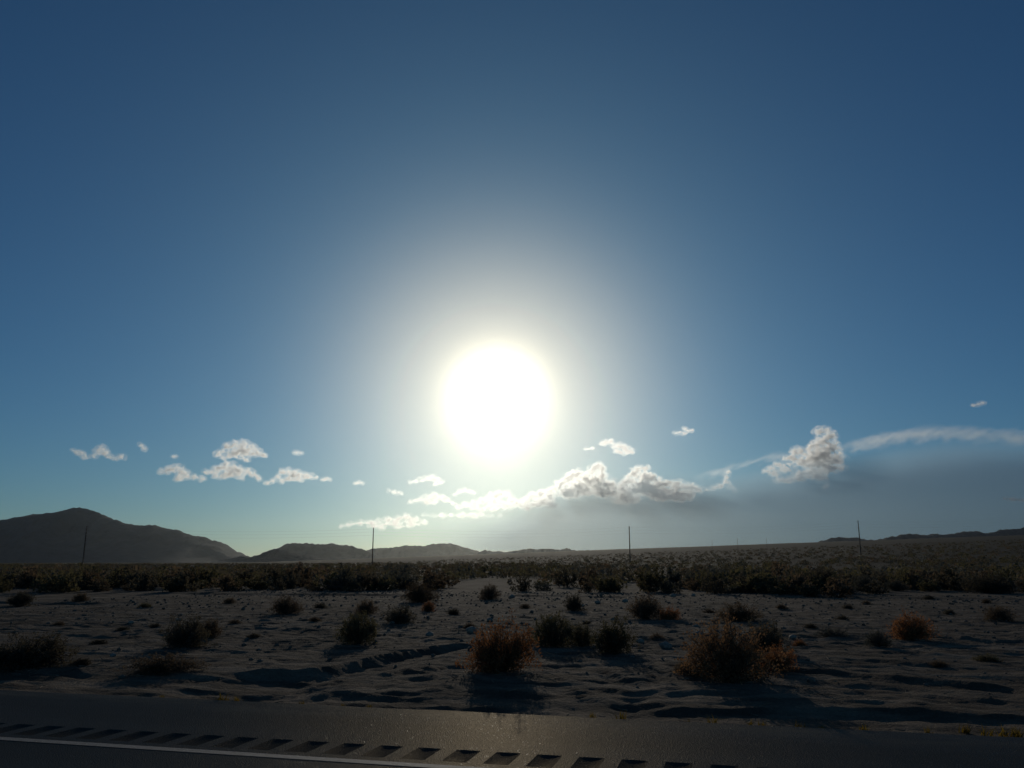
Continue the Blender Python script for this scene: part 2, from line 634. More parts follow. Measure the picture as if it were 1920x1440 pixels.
def ragged(x):
    return 0.025 * noise2(x * 1.3, x * 0 + 3, 9) + 0.012 * noise2(x * 6, x * 0 + 5, 10)


extra = np.arange(-25, 25, 0.1)
cuts = np.unique(np.concatenate([cuts, extra[np.min(np.abs(extra[:, None] - np.concatenate([gcent - GRV_W / 2, gcent + GRV_W / 2])[None]), axis=1) > 0.02]]))
cuts = cuts[np.concatenate([[True], np.diff(cuts) > 1e-4])]
RX, RY = np.meshgrid(cuts, ycut)
RZ = np.zeros_like(RX)
RY[-2:] += ragged(cuts)[None]
RZ[-1] = -0.06
qf = grid_faces(len(cuts), len(ycut))
mid_x = 0.5 * (RX.ravel()[qf[:, 0]] + RX.ravel()[qf[:, 1]])
mid_y = 0.5 * (RY.ravel()[qf[:, 0]] + RY.ravel()[qf[:, 3]])
ing = (mid_y > GRV_Y0) & (mid_y < GRV_Y1) & (np.min(np.abs(mid_x[:, None] - gcent[None]), axis=1) < GRV_W / 2)
qf = qf[~ing]
road = link('road', mesh_np('road', np.stack([RX.ravel(), RY.ravel(), RZ.ravel()], 1), qf, smooth=False), M_ASPHALT,
            kind='structure', label='dark asphalt road lane and paved shoulder')
# one milled groove (concave), shared by all
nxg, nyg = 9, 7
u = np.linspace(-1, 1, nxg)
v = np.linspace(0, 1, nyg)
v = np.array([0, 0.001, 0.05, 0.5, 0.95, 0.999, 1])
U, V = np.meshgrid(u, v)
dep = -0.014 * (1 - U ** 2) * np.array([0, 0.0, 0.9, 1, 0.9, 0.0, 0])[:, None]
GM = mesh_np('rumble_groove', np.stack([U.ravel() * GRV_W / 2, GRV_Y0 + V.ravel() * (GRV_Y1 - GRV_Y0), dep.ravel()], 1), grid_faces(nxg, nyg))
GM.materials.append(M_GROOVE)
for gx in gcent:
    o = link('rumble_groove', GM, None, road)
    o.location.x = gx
lx = np.linspace(R0, R1, 3)
LX, LY = np.meshgrid(np.linspace(R0, R1, 9), np.array([5.85, 5.95]))
line = link('edge_line', mesh_np('edge_line', np.stack([LX.ravel(), LY.ravel(), np.full(LX.size, 0.004)], 1), grid_faces(9, 2), smooth=False),
            M_PAINT, road, label='worn white edge line')

# ------------------------------------------------------------------ mountains and hills
HOR = 1055.0


def mountain(prof, D, name, label, depth, seed, rough=0.10):
    """ridge whose crest follows the profile (photo pixels), standing D metres away"""
    prof = np.array(prof, float)
    n = int(max(60, (prof[-1, 0] - prof[0, 0]) / 1.8))
    px = np.linspace(prof[0, 0], prof[-1, 0], n)
    py = np.interp(px, prof[:, 0], prof[:, 1])
    hgt = np.maximum(0, (HOR + 3 - py) / F * D)
    depth = min(depth, hgt.max() / 0.38)
    u_ = (px - 960) / F * math.cos(PITCH)
    nt = 45
    t = np.linspace(-1, 1, nt)
    Ug, Tg = np.meshgrid(u_, t)
    Hg = np.broadcast_to(hgt, Ug.shape).copy()
    Z_ = D + Tg * depth
    X_ = Ug * D
    X_ = X_ + 0.12 * depth * np.abs(Tg) * fbm2(X_ / depth * 1.5, Tg * 1.2, 3, seed + 4)
    wx, wz = X_ * ca - Z_ * sa, X_ * sa + Z_ * ca
    sh = (1 - np.abs(Tg) ** 1.15)
    spur = fbm2(X_ / (0.22 * depth), Tg * 1.3, 5, seed, True)
    zz = Hg * np.clip(sh * (1 + (spur - 0.5) * 0.30 * np.minimum(1, np.abs(Tg) * 3)), 0, 1.0)
    zz += Hg.max() * 0.02 * fbm2(X_ / 90, Z_ / 90, 3, seed + 9) * np.minimum(1, sh * 2)
    base = height(wx.ravel(), wz.ravel(), np.full(wx.size, 50.0)).reshape(wx.shape)
    z = np.maximum(zz - 0.04 * Hg.max() * (np.abs(Tg) > 0.3), base - 30)
    z[:, 0] = base[:, 0] - 12
    z[:, -1] = base[:, -1] - 12
    me = mesh_np(name, np.stack([wx.ravel(), wz.ravel(), z.ravel()], 1), grid_faces(n, nt))
    return link(name, me, M_MOUNTAIN, kind='structure', label=label)


def rough_prof(pts, seed, amp=1.6):
    pts = np.array(pts, float)
    px = np.arange(pts[0, 0], pts[-1, 0], 1.8)
    py = np.interp(px, pts[:, 0], pts[:, 1])
    py = py + amp * (1.1 * fbm2(px / 34, px * 0 + 0.37, 4, seed) + 0.9 * fbm2(px / 10, px * 0 + 4.61, 3, seed + 3, True))
    return np.stack([px, py], 1)


mountain(rough_prof([(-560, 1052), (-420, 1025), (-260, 1000), (-120, 988), (-60, 986), (0, 978), (40, 972), (95, 963), (135, 957), (165, 963), (180, 970),
                     (200, 977), (240, 988), (260, 989), (275, 987), (295, 993), (318, 997), (335, 1000), (365, 1010), (400, 1017),
                     (415, 1022), (430, 1033), (450, 1044), (475, 1054), (490, 1058)], 2, 3.2), 11500, 'mountain',
         'tall dark mountain with one blunt summit at the left', 2300, 2)
mountain(rough_prof([(390, 1057), (420, 1051), (440, 1047), (452, 1044), (470, 1046), (486, 1043), (505, 1034), (520, 1031), (540, 1036), (565, 1042), (600, 1049), (640, 1046), (690, 1051), (720, 1058)], 3, 2.4),
         6500, 'hill', 'low dark foothill in front of the flat-topped ridge', 700, 3)
mountain(rough_prof([(478, 1058), (500, 1046), (515, 1034), (530, 1025), (545, 1021), (575, 1023), (610, 1023), (640, 1024), (660, 1028), (685, 1034), (705, 1042), (730, 1058)], 4, 2.6),
         9000, 'hill', 'flat-topped ridge behind a low foothill', 900, 4)
mountain(rough_prof([(640, 1058), (680, 1036), (705, 1031), (735, 1029), (765, 1027), (790, 1027), (815, 1023), (830, 1022), (848, 1023), (870, 1030), (895, 1036), (920, 1044), (950, 1058)], 5, 1.8),
         11000, 'hill', 'pale broad ridge rising to a soft peak under the sun', 1100, 5)
mountain(rough_prof([(870, 1058), (895, 1040), (905, 1035), (910, 1033), (916, 1036), (935, 1036), (950, 1039), (965, 1036), (985, 1033), (1010, 1032), (1050, 1033), (1064, 1030), (1072, 1033), (1100, 1035), (1150, 1042), (1200, 1058)], 6, 2.2),
         8000, 'hill', 'low knobbly ridge with two tiny crags', 800, 6)
mountain(rough_prof([(1500, 1040), (1540, 1019), (1560, 1013), (1575, 1011), (1600, 1012), (1625, 1014), (1650, 1016), (1680, 1009), (1700, 1004), (1720, 1005), (1740, 1007), (1755, 1003), (1780, 1006),
                     (1810, 1002), (1835, 1000), (1850, 1003), (1880, 999), (1920, 994), (1980, 992), (2080, 986), (2200, 992), (2320, 1010)], 7, 2.8),
         9500, 'mountain_ridge', 'long jagged blue ridge above the rising plain', 900, 7)

# ------------------------------------------------------------------ haze
hz = 950.0
bm = bmesh.new()
bmesh.ops.create_cube(bm, size=1)
bmesh.ops.scale(bm, vec=(2 * LIM + 4000, 2 * LIM + 4000, hz + 40), verts=bm.verts)
bmesh.ops.translate(bm, vec=(0, 0, (hz - 40) / 2), verts=bm.verts)
me = bpy.data.meshes.new('haze')
bm.to_mesh(me)
bm.free()
M_HAZE = bpy.data.materials.new('haze_air')
M_HAZE.use_nodes = True
hn, hl = M_HAZE.node_tree.nodes, M_HAZE.node_tree.links
hn.remove(hn['Principled BSDF'])
pv = hn.new('ShaderNodeVolumePrincipled')
pv.inputs['Color'].default_value = (0.86, 0.92, 0.90, 1)
pv.inputs['Density'].default_value = 6.8e-6
pv.inputs['Anisotropy'].default_value = 0.86
hl.new(pv.outputs[0], hn['Material Output'].inputs['Volume'])
link('haze', me, M_HAZE, kind='stuff', label='thin dusty air over the desert plain')

# ------------------------------------------------------------------ clouds
def cloud_mat(name, density, g, px):
    """cloud water: dense billows torn into wisps by noise of about six photo pixels"""
    m = bpy.data.materials.new(name)
    m.use_nodes = True
    N, L = m.node_tree.nodes, m.node_tree.links
    N.remove(N['Principled BSDF'])
    v = N.new('ShaderNodeVolumePrincipled')
    v.inputs['Color'].default_value = (0.995, 0.995, 0.995, 1)
    v.inputs['Anisotropy'].default_value = g
    tc = N.new('ShaderNodeTexCoord')
    n = N.new('ShaderNodeTexNoise')
    n.inputs['Scale'].default_value = 1 / (11 * px)
    n.inputs['Detail'].default_value = 5
    n.inputs['Roughness'].default_value = 0.68
    L.new(tc.outputs['Object'], n.inputs['Vector'])
    mr = N.new('ShaderNodeMapRange')
    mr.inputs[1].default_value = 0.40
    mr.inputs[2].default_value = 0.66
    mr.inputs[3].default_value = 0.0
    mr.inputs[4].default_value = density
    L.new(n.outputs[0], mr.inputs[0])
    L.new(mr.outputs[0], v.inputs['Density'])
    L.new(v.outputs[0], N['Material Output'].inputs['Volume'])
    return m


M_CLOUD = cloud_mat('cumulus_cloud', 0.018, 0.72, 24000 / F)
FRINGE = {'cumulus_cloud': cloud_mat('cumulus_fringe', 0.0032, 0.74, 0.8 * 24000 / F), 'distant_cumulus_cloud': cloud_mat('distant_cumulus_fringe', 0.0017, 0.74, 0.8 * 46000 / F)}
M_CLOUD_FAR = cloud_mat('distant_cumulus_cloud', 0.0115, 0.72, 46000 / F)
FWD = np.array((-math.sin(YAW), math.cos(YAW), 0.0))
RIGHT = np.array((math.cos(YAW), math.sin(YAW), 0.0))
ICO = {}


def ico(sub):
    if sub not in ICO:
        b = bmesh.new()
        bmesh.ops.create_icosphere(b, subdivisions=sub, radius=1)
        ICO[sub] = (np.array([v.co[:] for v in b.verts]), np.array([[v.index for v in f.verts] for f in b.faces]))
        b.free()
    return ICO[sub]


def largest_piece(co, tri):
    """keep only the biggest connected piece of a triangle mesh"""
    lab = np.arange(len(co))
    for _ in range(400):
        m = np.minimum(np.minimum(lab[tri[:, 0]], lab[tri[:, 1]]), lab[tri[:, 2]])
        new = lab.copy()
        for k in range(3):
            np.minimum.at(new, tri[:, k], m)
        new = new[new]
        if (new == lab).all():
            break
        lab = new
    ids, cnt = np.unique(lab, return_counts=True)
    keep = lab == ids[np.argmax(cnt)]
    remap = np.cumsum(keep) - 1
    return co[keep], remap[tri[keep[tri[:, 0]]]]


def fused(sph, cen, grow, voxel, rough, seed, px, name):
    """one closed surface round all the puffs"""
    iv, ifc = ico(1)
    cs = np.array([q[0] for q in sph])
    rs = np.array([q[1] for q in sph]) + grow * px
    fl = np.array([q[2] for q in sph])
    V_ = iv[None] * rs[:, None, None]
    V_[:, :, 2] *= fl[:, None]
    V_ = (V_ + cs[:, None]).reshape(-1, 3)
    F_ = (ifc[None] + (np.arange(len(sph)) * len(iv))[:, None, None]).reshape(-1, 3)
    me = mesh_np('tmp', V_, tris=F_)
    o = bpy.data.objects.new('tmp', me)
    C.objects.link(o)
    md = o.modifiers.new('r', 'REMESH')
    md.mode = 'VOXEL'
    md.voxel_size = voxel * px
    dg = bpy.context.evaluated_depsgraph_get()
    me2 = bpy.data.meshes.new_from_object(o.evaluated_get(dg))
    bpy.data.objects.remove(o)
    bpy.data.meshes.remove(me)
    me2.calc_loop_triangles()
    n, nt = len(me2.vertices), len(me2.loop_triangles)
    co = np.empty(n * 3, np.float32)
    me2.vertices.foreach_get('co', co)
    co = co.reshape(-1, 3).astype(float)
    nr = np.empty(n * 3, np.float32)
    me2.vertex_normals.foreach_get('vector', nr)
    nr = nr.reshape(-1, 3)
    tri = np.empty(nt * 3, np.int32)
    me2.loop_triangles.foreach_get('vertices', tri)
    tri = tri.reshape(-1, 3)
    bpy.data.meshes.remove(me2)
    s = 1 / (7 * px)
    d = 0.9 * noise3(*(co * s).T, seed) + 0.6 * noise3(*(co * s * 2.3).T, seed + 1)
    co = co + nr * (d * rough * px)[:, None]
    co, tri = largest_piece(co, tri)
    return mesh_np(name, co, tris=tri)


def cloud(name, label, blobs, D, mat, voxel=1.5, seed=0, puffs=70, rough=1.0, group=None):
    """cloud mass: puffs of photo position and radius, D metres away, budding into smaller puffs and fused;
    a thin wispy fringe surrounds the dense body"""
    r_ = np.random.default_rng(seed + 100)
    px = D / F
    cen = np.array(ray(np.mean([b[0] for b in blobs]), np.mean([b[1] for b in blobs])) * D)
    sph = []
    for (bx, by, br) in blobs:
        c = np.array(ray(bx, by) * D) - cen + FWD * r_.uniform(-0.5, 0.5) * br * px
        sph.append((c, br * px * 0.72, 0.8))
        for k in range(puffs):
            a = r_.normal(size=3)
            a /= np.linalg.norm(a)
            rr = r_.uniform(0.45, 1.3) ** 0.7
            if a[2] < -0.3:
                a[2] *= 0.6
            f = r_.uniform(0.10, 0.30) * (1.25 - 0.5 * rr)
            sph.append((c + a * np.array([1.15, 1.15, 0.95]) * br * px * rr, max(0.9, br * f * 1.1) * px, r_.uniform(0.75, 1)))
    # bridges between neighbouring puffs
    for (ax, ay, ar), (bx, by, br) in zip(blobs[:-1], blobs[1:]):
        if math.hypot(ax - bx, ay - by) < 2.6 * (ar + br):
            for k in range(8):
                t = (k + 0.5) / 8
                q = np.array(ray(ax + (bx - ax) * t, ay + (by - ay) * t) * D) - cen
                sph.append((q + r_.normal(size=3) * 0.8 * px, min(ar, br) * r_.uniform(0.35, 0.6) * px, 0.8))
    o = link(name, fused(sph, cen, -0.25, voxel, rough, seed, px, name), mat, None, label=label, category='cloud')
    o.location = cen
    link('wispy_fringe', fused(sph, cen, 2.3, voxel * 1.3, rough * 1.8, seed + 5, px, 'wispy_fringe'), FRINGE[mat.name], o)
    if group:
        o['group'] = group
    return o


D1 = 24000
CL = [
    ([(136, 845, 3), (143, 848, 4), (150, 850, 6), (158, 857, 5)], 'ragged wisp of cloud with a hooked tail'),
    ([(173, 856, 5), (183, 848, 6), (191, 841, 7), (198, 850, 7), (206, 857, 5), (216, 860, 5), (228, 857, 6)], 'curling small cloud like a breaking wave'),
    ([(265, 835, 4), (271, 841, 4)], 'tiny oval cloud puff alone above the mountain shoulder'),
    ([(326, 856, 3), (331, 856, 2)], 'tiniest round puff above the long left cloud'),
    ([(300, 884, 5), (310, 884, 8), (322, 880, 9), (336, 880, 9), (345, 890, 10), (333, 898, 7), (352, 894, 7), (364, 895, 6), (380, 899, 6)], 'long ragged cumulus trailing to a thin tail'),
    ([(408, 853, 6), (416, 846, 6), (425, 838, 7), (440, 834, 9), (455, 832, 9), (470, 838, 9), (486, 849, 8), (494, 854, 5), (470, 852, 7), (455, 850, 9), (440, 850, 9), (430, 855, 8), (462, 862, 6), (418, 858, 5), (450, 843, 12), (466, 848, 11), (437, 847, 10)],
     'topmost grey-bellied cumulus of the left cluster'),
    ([(386, 885, 6), (398, 884, 8), (410, 880, 9), (425, 876, 10), (440, 877, 9), (450, 884, 9), (436, 890, 9), (420, 893, 8), (405, 892, 7), (450, 896, 6), (466, 884, 8), (476, 890, 7), (485, 898, 5), (430, 884, 12), (445, 888, 10)],
     'broad cumulus directly beneath the topmost grey-bellied one'),
    ([(500, 906, 4), (510, 902, 5), (520, 895, 6), (530, 886, 7), (543, 885, 8), (556, 888, 9), (570, 892, 8), (582, 894, 7), (592, 895, 4), (560, 898, 8), (542, 897, 8), (528, 902, 6), (552, 892, 10)],
     'flat-based cumulus with a bright rim beside the cluster'),
    ([(552, 848, 4), (558, 849, 4), (564, 850, 3)], 'tiny lens of cloud above the flat-based cumulus'),
    ([(605, 899, 4), (612, 898, 4), (618, 899, 3)], 'faint tuft trailing the flat-based cumulus'),
    ([(666, 906, 3), (672, 905, 4), (679, 906, 3)], 'small flat dash of cloud by itself'),
    ([(730, 920, 3), (738, 922, 4), (746, 924, 4), (753, 926, 2)], 'thin tuft below and left of the sun'),
    ([(770, 905, 3), (779, 903, 5), (790, 900, 6), (801, 898, 6), (811, 897, 7), (821, 901, 6), (826, 905, 4), (815, 908, 4)], 'bright-rimmed little cloud just below the sun'),
    ([(1127, 833, 4), (1135, 830, 6), (1145, 829, 6), (1152, 836, 7), (1163, 837, 7), (1172, 842, 8), (1184, 847, 6), (1170, 850, 6), (1158, 846, 6)], 'grey-centred cloud with white edges right of the sun'),
    ([(1267, 812, 3), (1275, 810, 3), (1283, 804, 4), (1289, 808, 4), (1298, 808, 3), (1283, 813, 4)], 'small star-shaped white cloud on open blue'),
    ([(1826, 760, 3), (1834, 758, 3), (1843, 756, 3)], 'tiny high tuft over the anvil'),
    ([(1098, 842, 3), (1105, 842, 2), (1111, 841, 3)], 'two-puff speck of cloud beside the grey-centred cloud'),
]
for i, (bl, lab) in enumerate(CL):
    cloud('cloud', lab, bl, D1, M_CLOUD, seed=i, voxel=1.15, rough=1.1, group='small cumulus clouds in the open sky')

D2 = 42000
CB = [
    ([(770, 941, 4), (780, 939, 5), (790, 936, 6), (802, 933, 7), (814, 930, 8), (826, 934, 7), (836, 939, 6), (850, 944, 4), (815, 941, 6), (800, 942, 5)], 'low cumulus with bright upper rim under the sun'),
    ([(852, 927, 3), (861, 922, 5), (870, 920, 5), (880, 922, 4), (889, 924, 3)], 'small yellow-white puff under the sun'),
    ([(858, 952, 5), (872, 948, 7), (888, 945, 7), (905, 940, 7), (920, 932, 8), (935, 928, 8), (950, 927, 7), (960, 936, 7), (972, 944, 7), (986, 940, 8), (1000, 931, 9), (1015, 925, 8), (1030, 922, 8), (1000, 945, 6), (945, 950, 6),
      (925, 955, 6), (905, 955, 5), (930, 942, 11), (960, 946, 10), (990, 950, 10), (1018, 940, 12), (890, 952, 8), (1035, 948, 11)], 'broken gold-rimmed cumulus strip under the sun'),
    ([(795, 966, 3), (812, 967, 4), (830, 967, 5), (848, 966, 4), (866, 965, 5), (884, 966, 5), (902, 965, 5), (920, 967, 4), (938, 968, 3), (865, 967, 6), (890, 968, 6)], 'flat lower streak of cloud under the sun'),
    ([(640, 988, 4), (656, 984, 5), (674, 981, 6), (692, 979, 6), (710, 978, 6), (728, 975, 7), (746, 972, 7), (764, 970, 7), (780, 974, 6), (795, 980, 6), (770, 985, 6), (745, 988, 5), (715, 990, 5), (700, 985, 8), (740, 981, 9), (770, 978, 8)], 'pale low cloud over the flat-topped ridge'),
]
for i, (bl, lab) in enumerate(CB):
    cloud('cloud', lab, bl, D2, M_CLOUD_FAR, seed=30 + i, voxel=1.15, rough=1.1, group='low cumulus under the sun')

D3 = 46000
BANK = [
    ([(1038, 918, 8), (1050, 908, 9), (1062, 900, 9), (1072, 892, 10), (1085, 890, 10), (1098, 896, 10), (1106, 888, 9), (1113, 880, 9), (1122, 872, 7), (1129, 878, 7), (1130, 890, 9), (1120, 902, 14), (1090, 912, 16),
      (1060, 922, 14), (1140, 908, 12), (1030, 932, 12), (1010, 945, 11), (1150, 920, 12), (1090, 914, 18), (1116, 906, 16), (1068, 925, 18), (1130, 922, 20)], 'twin-headed cumulus tower with a thin bright outline'),
    ([(1150, 925, 10), (1168, 912, 12), (1182, 900, 11), (1190, 886, 9), (1199, 878, 7), (1212, 878, 6), (1207, 892, 13), (1224, 900, 11), (1235, 908, 12), (1250, 908, 9), (1262, 910, 8), (1272, 907, 8), (1284, 912, 9),
      (1298, 914, 9), (1310, 920, 8), (1290, 928, 12), (1260, 928, 14), (1230, 926, 16), (1195, 918, 16), (1210, 912, 26), (1245, 926, 22), (1280, 930, 18), (1175, 930, 22)], 'broad dome-topped cumulus with a ragged bright rim'),
    ([(1366, 886, 4), (1362, 895, 5), (1361, 904, 6), (1350, 912, 6), (1338, 916, 5), (1325, 919, 4), (1370, 914, 5), (1378, 920, 4)], 'shredded cloud scraps between the two big cumuli'),
    ([(1536, 808, 8), (1548, 808, 9), (1556, 818, 10), (1545, 826, 12), (1530, 832, 11), (1518, 842, 10), (1558, 840, 14), (1502, 848, 9), (1490, 846, 9), (1488, 858, 9), (1472, 860, 7), (1535, 858, 18), (1566, 862, 14), (1510, 866, 13),
      (1460, 872, 7), (1446, 878, 6), (1434, 884, 5), (1452, 888, 8), (1462, 900, 8), (1480, 902, 8), (1495, 892, 10), (1520, 885, 12), (1550, 882, 12), (1578, 876, 8), (1475, 880, 9), (1545, 848, 22), (1522, 866, 18), (1552, 872, 20), (1535, 892, 16), (1500, 896, 12)], 'tallest cumulus tower with a bright rounded crown'),
    ([(1546, 915, 3), (1550, 910, 4), (1554, 913, 2)], 'torn scrap beneath the tallest cumulus'),
]
for i, (bl, lab) in enumerate(BANK):
    cloud('cumulus_tower', lab, bl, D3, M_CLOUD_FAR, seed=50 + i, voxel=1.25, rough=1.2, group='cumulus towers right of the sun')


def soft_cloud(name, label, D, x0, x1, tops, bots, thick, density, g, soft_top, soft_bot, wisp=0.0, wscale=6.0, color=(0.99, 0.99, 0.99)):
    """a wide sheet of soft cloud D metres away; tops/bots: (photo x, y) of its fading upper and lower edges"""
    px = D / F
    base_y = 1055.0

    def zz(y):
        return (base_y - y) * px
    xs_ = [(x - 960) * px for x in (x0, x1)]
    mt_, mb_ = (soft_top * 0.3 + 9) * px, (soft_bot * 0.3 + 9) * px
    cols = np.linspace(x0, x1, 48)
    top_ = np.interp(cols, *zip(*[(x, zz(y)) for x, y in tops])) + mt_
    bot_ = np.interp(cols, *zip(*[(x, zz(y)) for x, y in bots])) - mb_
    zlo, zhi = bot_.min(), top_.max()
    # closed hull following the outline of the cloud
    cx_ = (cols - 960) * px - (xs_[0] + xs_[1]) / 2
    nc = len(cols)
    vv, ff = [], []
    for yy in (-thick / 2, thick / 2):
        for arr in (bot_, top_):
            vv += [(cx_[k], yy, arr[k] - (zlo + zhi) / 2) for k in range(nc)]
    for k in range(nc - 1):
        a_, b_, c_, d_ = k, nc + k, 2 * nc + k, 3 * nc + k
        ff += [(a_, a_ + 1, b_ + 1, b_), (c_ + 1, c_, d_, d_ + 1), (b_, b_ + 1, d_ + 1, d_), (a_ + 1, a_, c_, c_ + 1)]
    e_ = nc - 1
    ff += [(0, nc, 3 * nc, 2 * nc), (e_, 2 * nc + e_, 3 * nc + e_, nc + e_)]
    me = mesh_np(name, vv, ff, smooth=False)
    m = bpy.data.materials.new(name)
    m.use_nodes = True
    N, L = m.node_tree.nodes, m.node_tree.links
    N.remove(N['Principled BSDF'])
    v = N.new('ShaderNodeVolumePrincipled')
    v.inputs['Color'].default_value = (*color, 1)
    v.inputs['Anisotropy'].default_value = g
    tc = N.new('ShaderNodeTexCoord')
    sp = N.new('ShaderNodeSeparateXYZ')
    L.new(tc.outputs['Generated'], sp.inputs[0])

    def mth(op, a, b=None, clamp=False):
        n = N.new('ShaderNodeMath')
        n.operation = op
        n.use_clamp = clamp
        for i, q in enumerate((a, b)):
            if q is None:
                continue
            if isinstance(q, (int, float)):
                n.inputs[i].default_value = q
            else:
                L.new(q, n.inputs[i])
        return n.outputs[0]

    def curve(pts):
        r = N.new('ShaderNodeValToRGB')
        e = r.color_ramp.elements
        r.color_ramp.interpolation = 'B_SPLINE'
        pts = sorted(((x - x0) / (x1 - x0), (zz(y) - zlo) / (zhi - zlo)) for x, y in pts)
        e[0].position, e[0].color = pts[0][0], (pts[0][1],) * 3 + (1,)
        e[1].position, e[1].color = pts[-1][0], (pts[-1][1],) * 3 + (1,)
        for x, q in pts[1:-1]:
            k = e.new(x)
            k.color = (q, q, q, 1)
        L.new(sp.outputs[0], r.inputs[0])
        return r.outputs[0]
    nz = N.new('ShaderNodeTexNoise')
    nz.inputs['Scale'].default_value = wscale
    nz.inputs['Detail'].default_value = 6
    nz.inputs['Roughness'].default_value = 0.6
    mp = N.new('ShaderNodeMapping')
    mp.inputs['Scale'].default_value = (1, 0.04, (zhi - zlo) / (xs_[1] - xs_[0]))
    L.new(tc.outputs['Generated'], mp.inputs[0])
    L.new(mp.outputs[0], nz.inputs['Vector'])
    wob = mth('MULTIPLY', mth('SUBTRACT', nz.outputs[0], 0.5), wisp)
    z = mth('ADD', sp.outputs[2], wob)
    H_ = (zhi - zlo) / px
    up = mth('MULTIPLY', mth('SUBTRACT', curve(tops), z), H_ / soft_top, True)
    dn = mth('MULTIPLY', mth('SUBTRACT', z, curve(bots)), H_ / soft_bot, True)
    ends = mth('MULTIPLY', mth('MULTIPLY', sp.outputs[0], 9.0, True), mth('MULTIPLY', mth('SUBTRACT', 1.0, sp.outputs[0]), 9.0, True))
    dens = mth('MULTIPLY', mth('MULTIPLY', up, dn), ends)
    if wisp > 0.2:
        dens = mth('MULTIPLY', dens, mth('MULTIPLY', mth('SUBTRACT', nz.outputs[0], 0.32), 3.2, True))
    L.new(mth('MULTIPLY', dens, density), v.inputs['Density'])
    L.new(v.outputs[0], N['Material Output'].inputs['Volume'])
    o = link(name, me, m, None, label=label, category='cloud')
    c = FWD * D + RIGHT * (xs_[0] + xs_[1]) / 2
    o.location = (c[0], c[1], (zlo + zhi) / 2 + CAMZ)
    o.rotation_euler.z = YAW
    return o


soft_cloud('cloud_bank', 'smooth grey rain-shaded cloud bank low on the right', 40000, 780, 2400,
           [(780, 985), (950, 955), (1060, 905), (1200, 892), (1330, 900), (1430, 880), (1580, 858), (1700, 838), (1800, 828), (1950, 832), (2150, 845), (2400, 900)],
           [(780, 1045), (2400, 1045)], 6000, 0.00032, 0.50, 56, 14, 0.05, 9, (0.43, 0.62, 0.78))  # blue airlight and the bank's shade put into its scatter colour
soft_cloud('anvil_cloud', 'pale flat anvil streaming right from the tallest cumulus', 56000, 1540, 2200,
           [(1540, 852), (1590, 832), (1640, 818), (1700, 808), (1760, 803), (1810, 803), (1860, 808), (1950, 812), (2200, 826)],
           [(1540, 858), (1600, 850), (1680, 838), (1760, 828), (1850, 832), (1950, 838), (2200, 850)], 3000, 0.00055, 0.7, 10, 24, 0.55, 34)
soft_cloud('cloud_veil', 'thin pale cloud veil left of the tallest cumulus', 56000, 1290, 1480,
           [(1290, 905), (1330, 885), (1360, 878), (1400, 868), (1440, 856), (1480, 850)],
           [(1290, 908), (1340, 896), (1400, 876), (1480, 862)], 3000, 0.00050, 0.7, 9, 12, 0.6, 13)
cloud('cloud', 'long thin reddish streak of cloud far right over the bank', [(1884, 935, 2), (1892, 936, 3), (1902, 936, 4), (1914, 937, 4), (1926, 937, 4), (1940, 937, 4), (1955, 936, 3)], 38000, M_CLOUD_FAR, seed=91, voxel=1.3)

# ------------------------------------------------------------------ utility poles and wires
POLE_H = 12.4


def cyl(verts, quads, p0, p1, r0, r1, n=10, cap=True):
    p0, p1 = np.array(p0, float), np.array(p1, float)
    ax = p1 - p0
    ax /= np.linalg.norm(ax)
    a = np.cross(ax, [0, 0, 1] if abs(ax[2]) < 0.9 else [1, 0, 0])
    a /= np.linalg.norm(a)
    b = np.cross(ax, a)
    t = np.arange(n) / n * 2 * math.pi
    o = len(verts)
    ring = np.cos(t)[:, None] * a + np.sin(t)[:, None] * b
    verts.extend((p0 + ring * r0).tolist())
    verts.extend((p1 + ring * r1).tolist())
    for i in range(n):
        j = (i + 1) % n
        quads.append((o + i, o + j, o + n + j, o + n + i))
    if cap:
        c = len(verts)
        verts.append(p1.tolist())
        for i in range(0, n):
            quads.append((o + n + i, o + n + (i + 1) % n, c, c))


def cyl_mesh(name, segs, n=10):
    v, q = [], []
    for sg in segs:
        cyl(v, q, *sg, n=n)
    quads = [f for f in q if f[2] != f[3]]
    tris = [f[:3] for f in q if f[2] == f[3]]
    return mesh_np(name, v, quads, tris)


ME_SHAFT = cyl_mesh('shaft', [((0, 0, -1), (0, 0, 6), 0.21, 0.175), ((0, 0, 6), (0, 0, POLE_H), 0.175, 0.125)], 12)
ME_BAND = cyl_mesh('band', [((0, 0, -0.05), (0, 0, 0.05), 0.165, 0.165)], 12)
ins = []
for k in range(6):
    ins.append(((0, 0.13 + 0.07 * k, 0.02 * k), (0, 0.16 + 0.07 * k, 0.02 * k + 0.008), 0.075, 0.045))
ins.insert(0, ((0, 0.08, 0), (0, 0.60, 0.14), 0.035, 0.03))
ME_INS = cyl_mesh('insulator', ins, 8)
ME_GUARD = cyl_mesh('ground_wire_guard', [((0.20, 0, -0.5), (0.20, 0, 2.6), 0.025, 0.025)], 6)
for m_, mt in ((ME_SHAFT, M_WOOD), (ME_BAND, M_INSUL), (ME_INS, M_INSUL), (ME_GUARD, M_INSUL)):
    m_.materials.append(mt)
# attachments: height, side (+1 toward the plain, -1 toward the road)
ATT = [(POLE_H - 0.5, 1), (POLE_H - 1.5, -1), (POLE_H - 2.5, 1)]
LINE_DIR = math.atan2(0.0608, 0.3397)      # the pole line recedes to the right


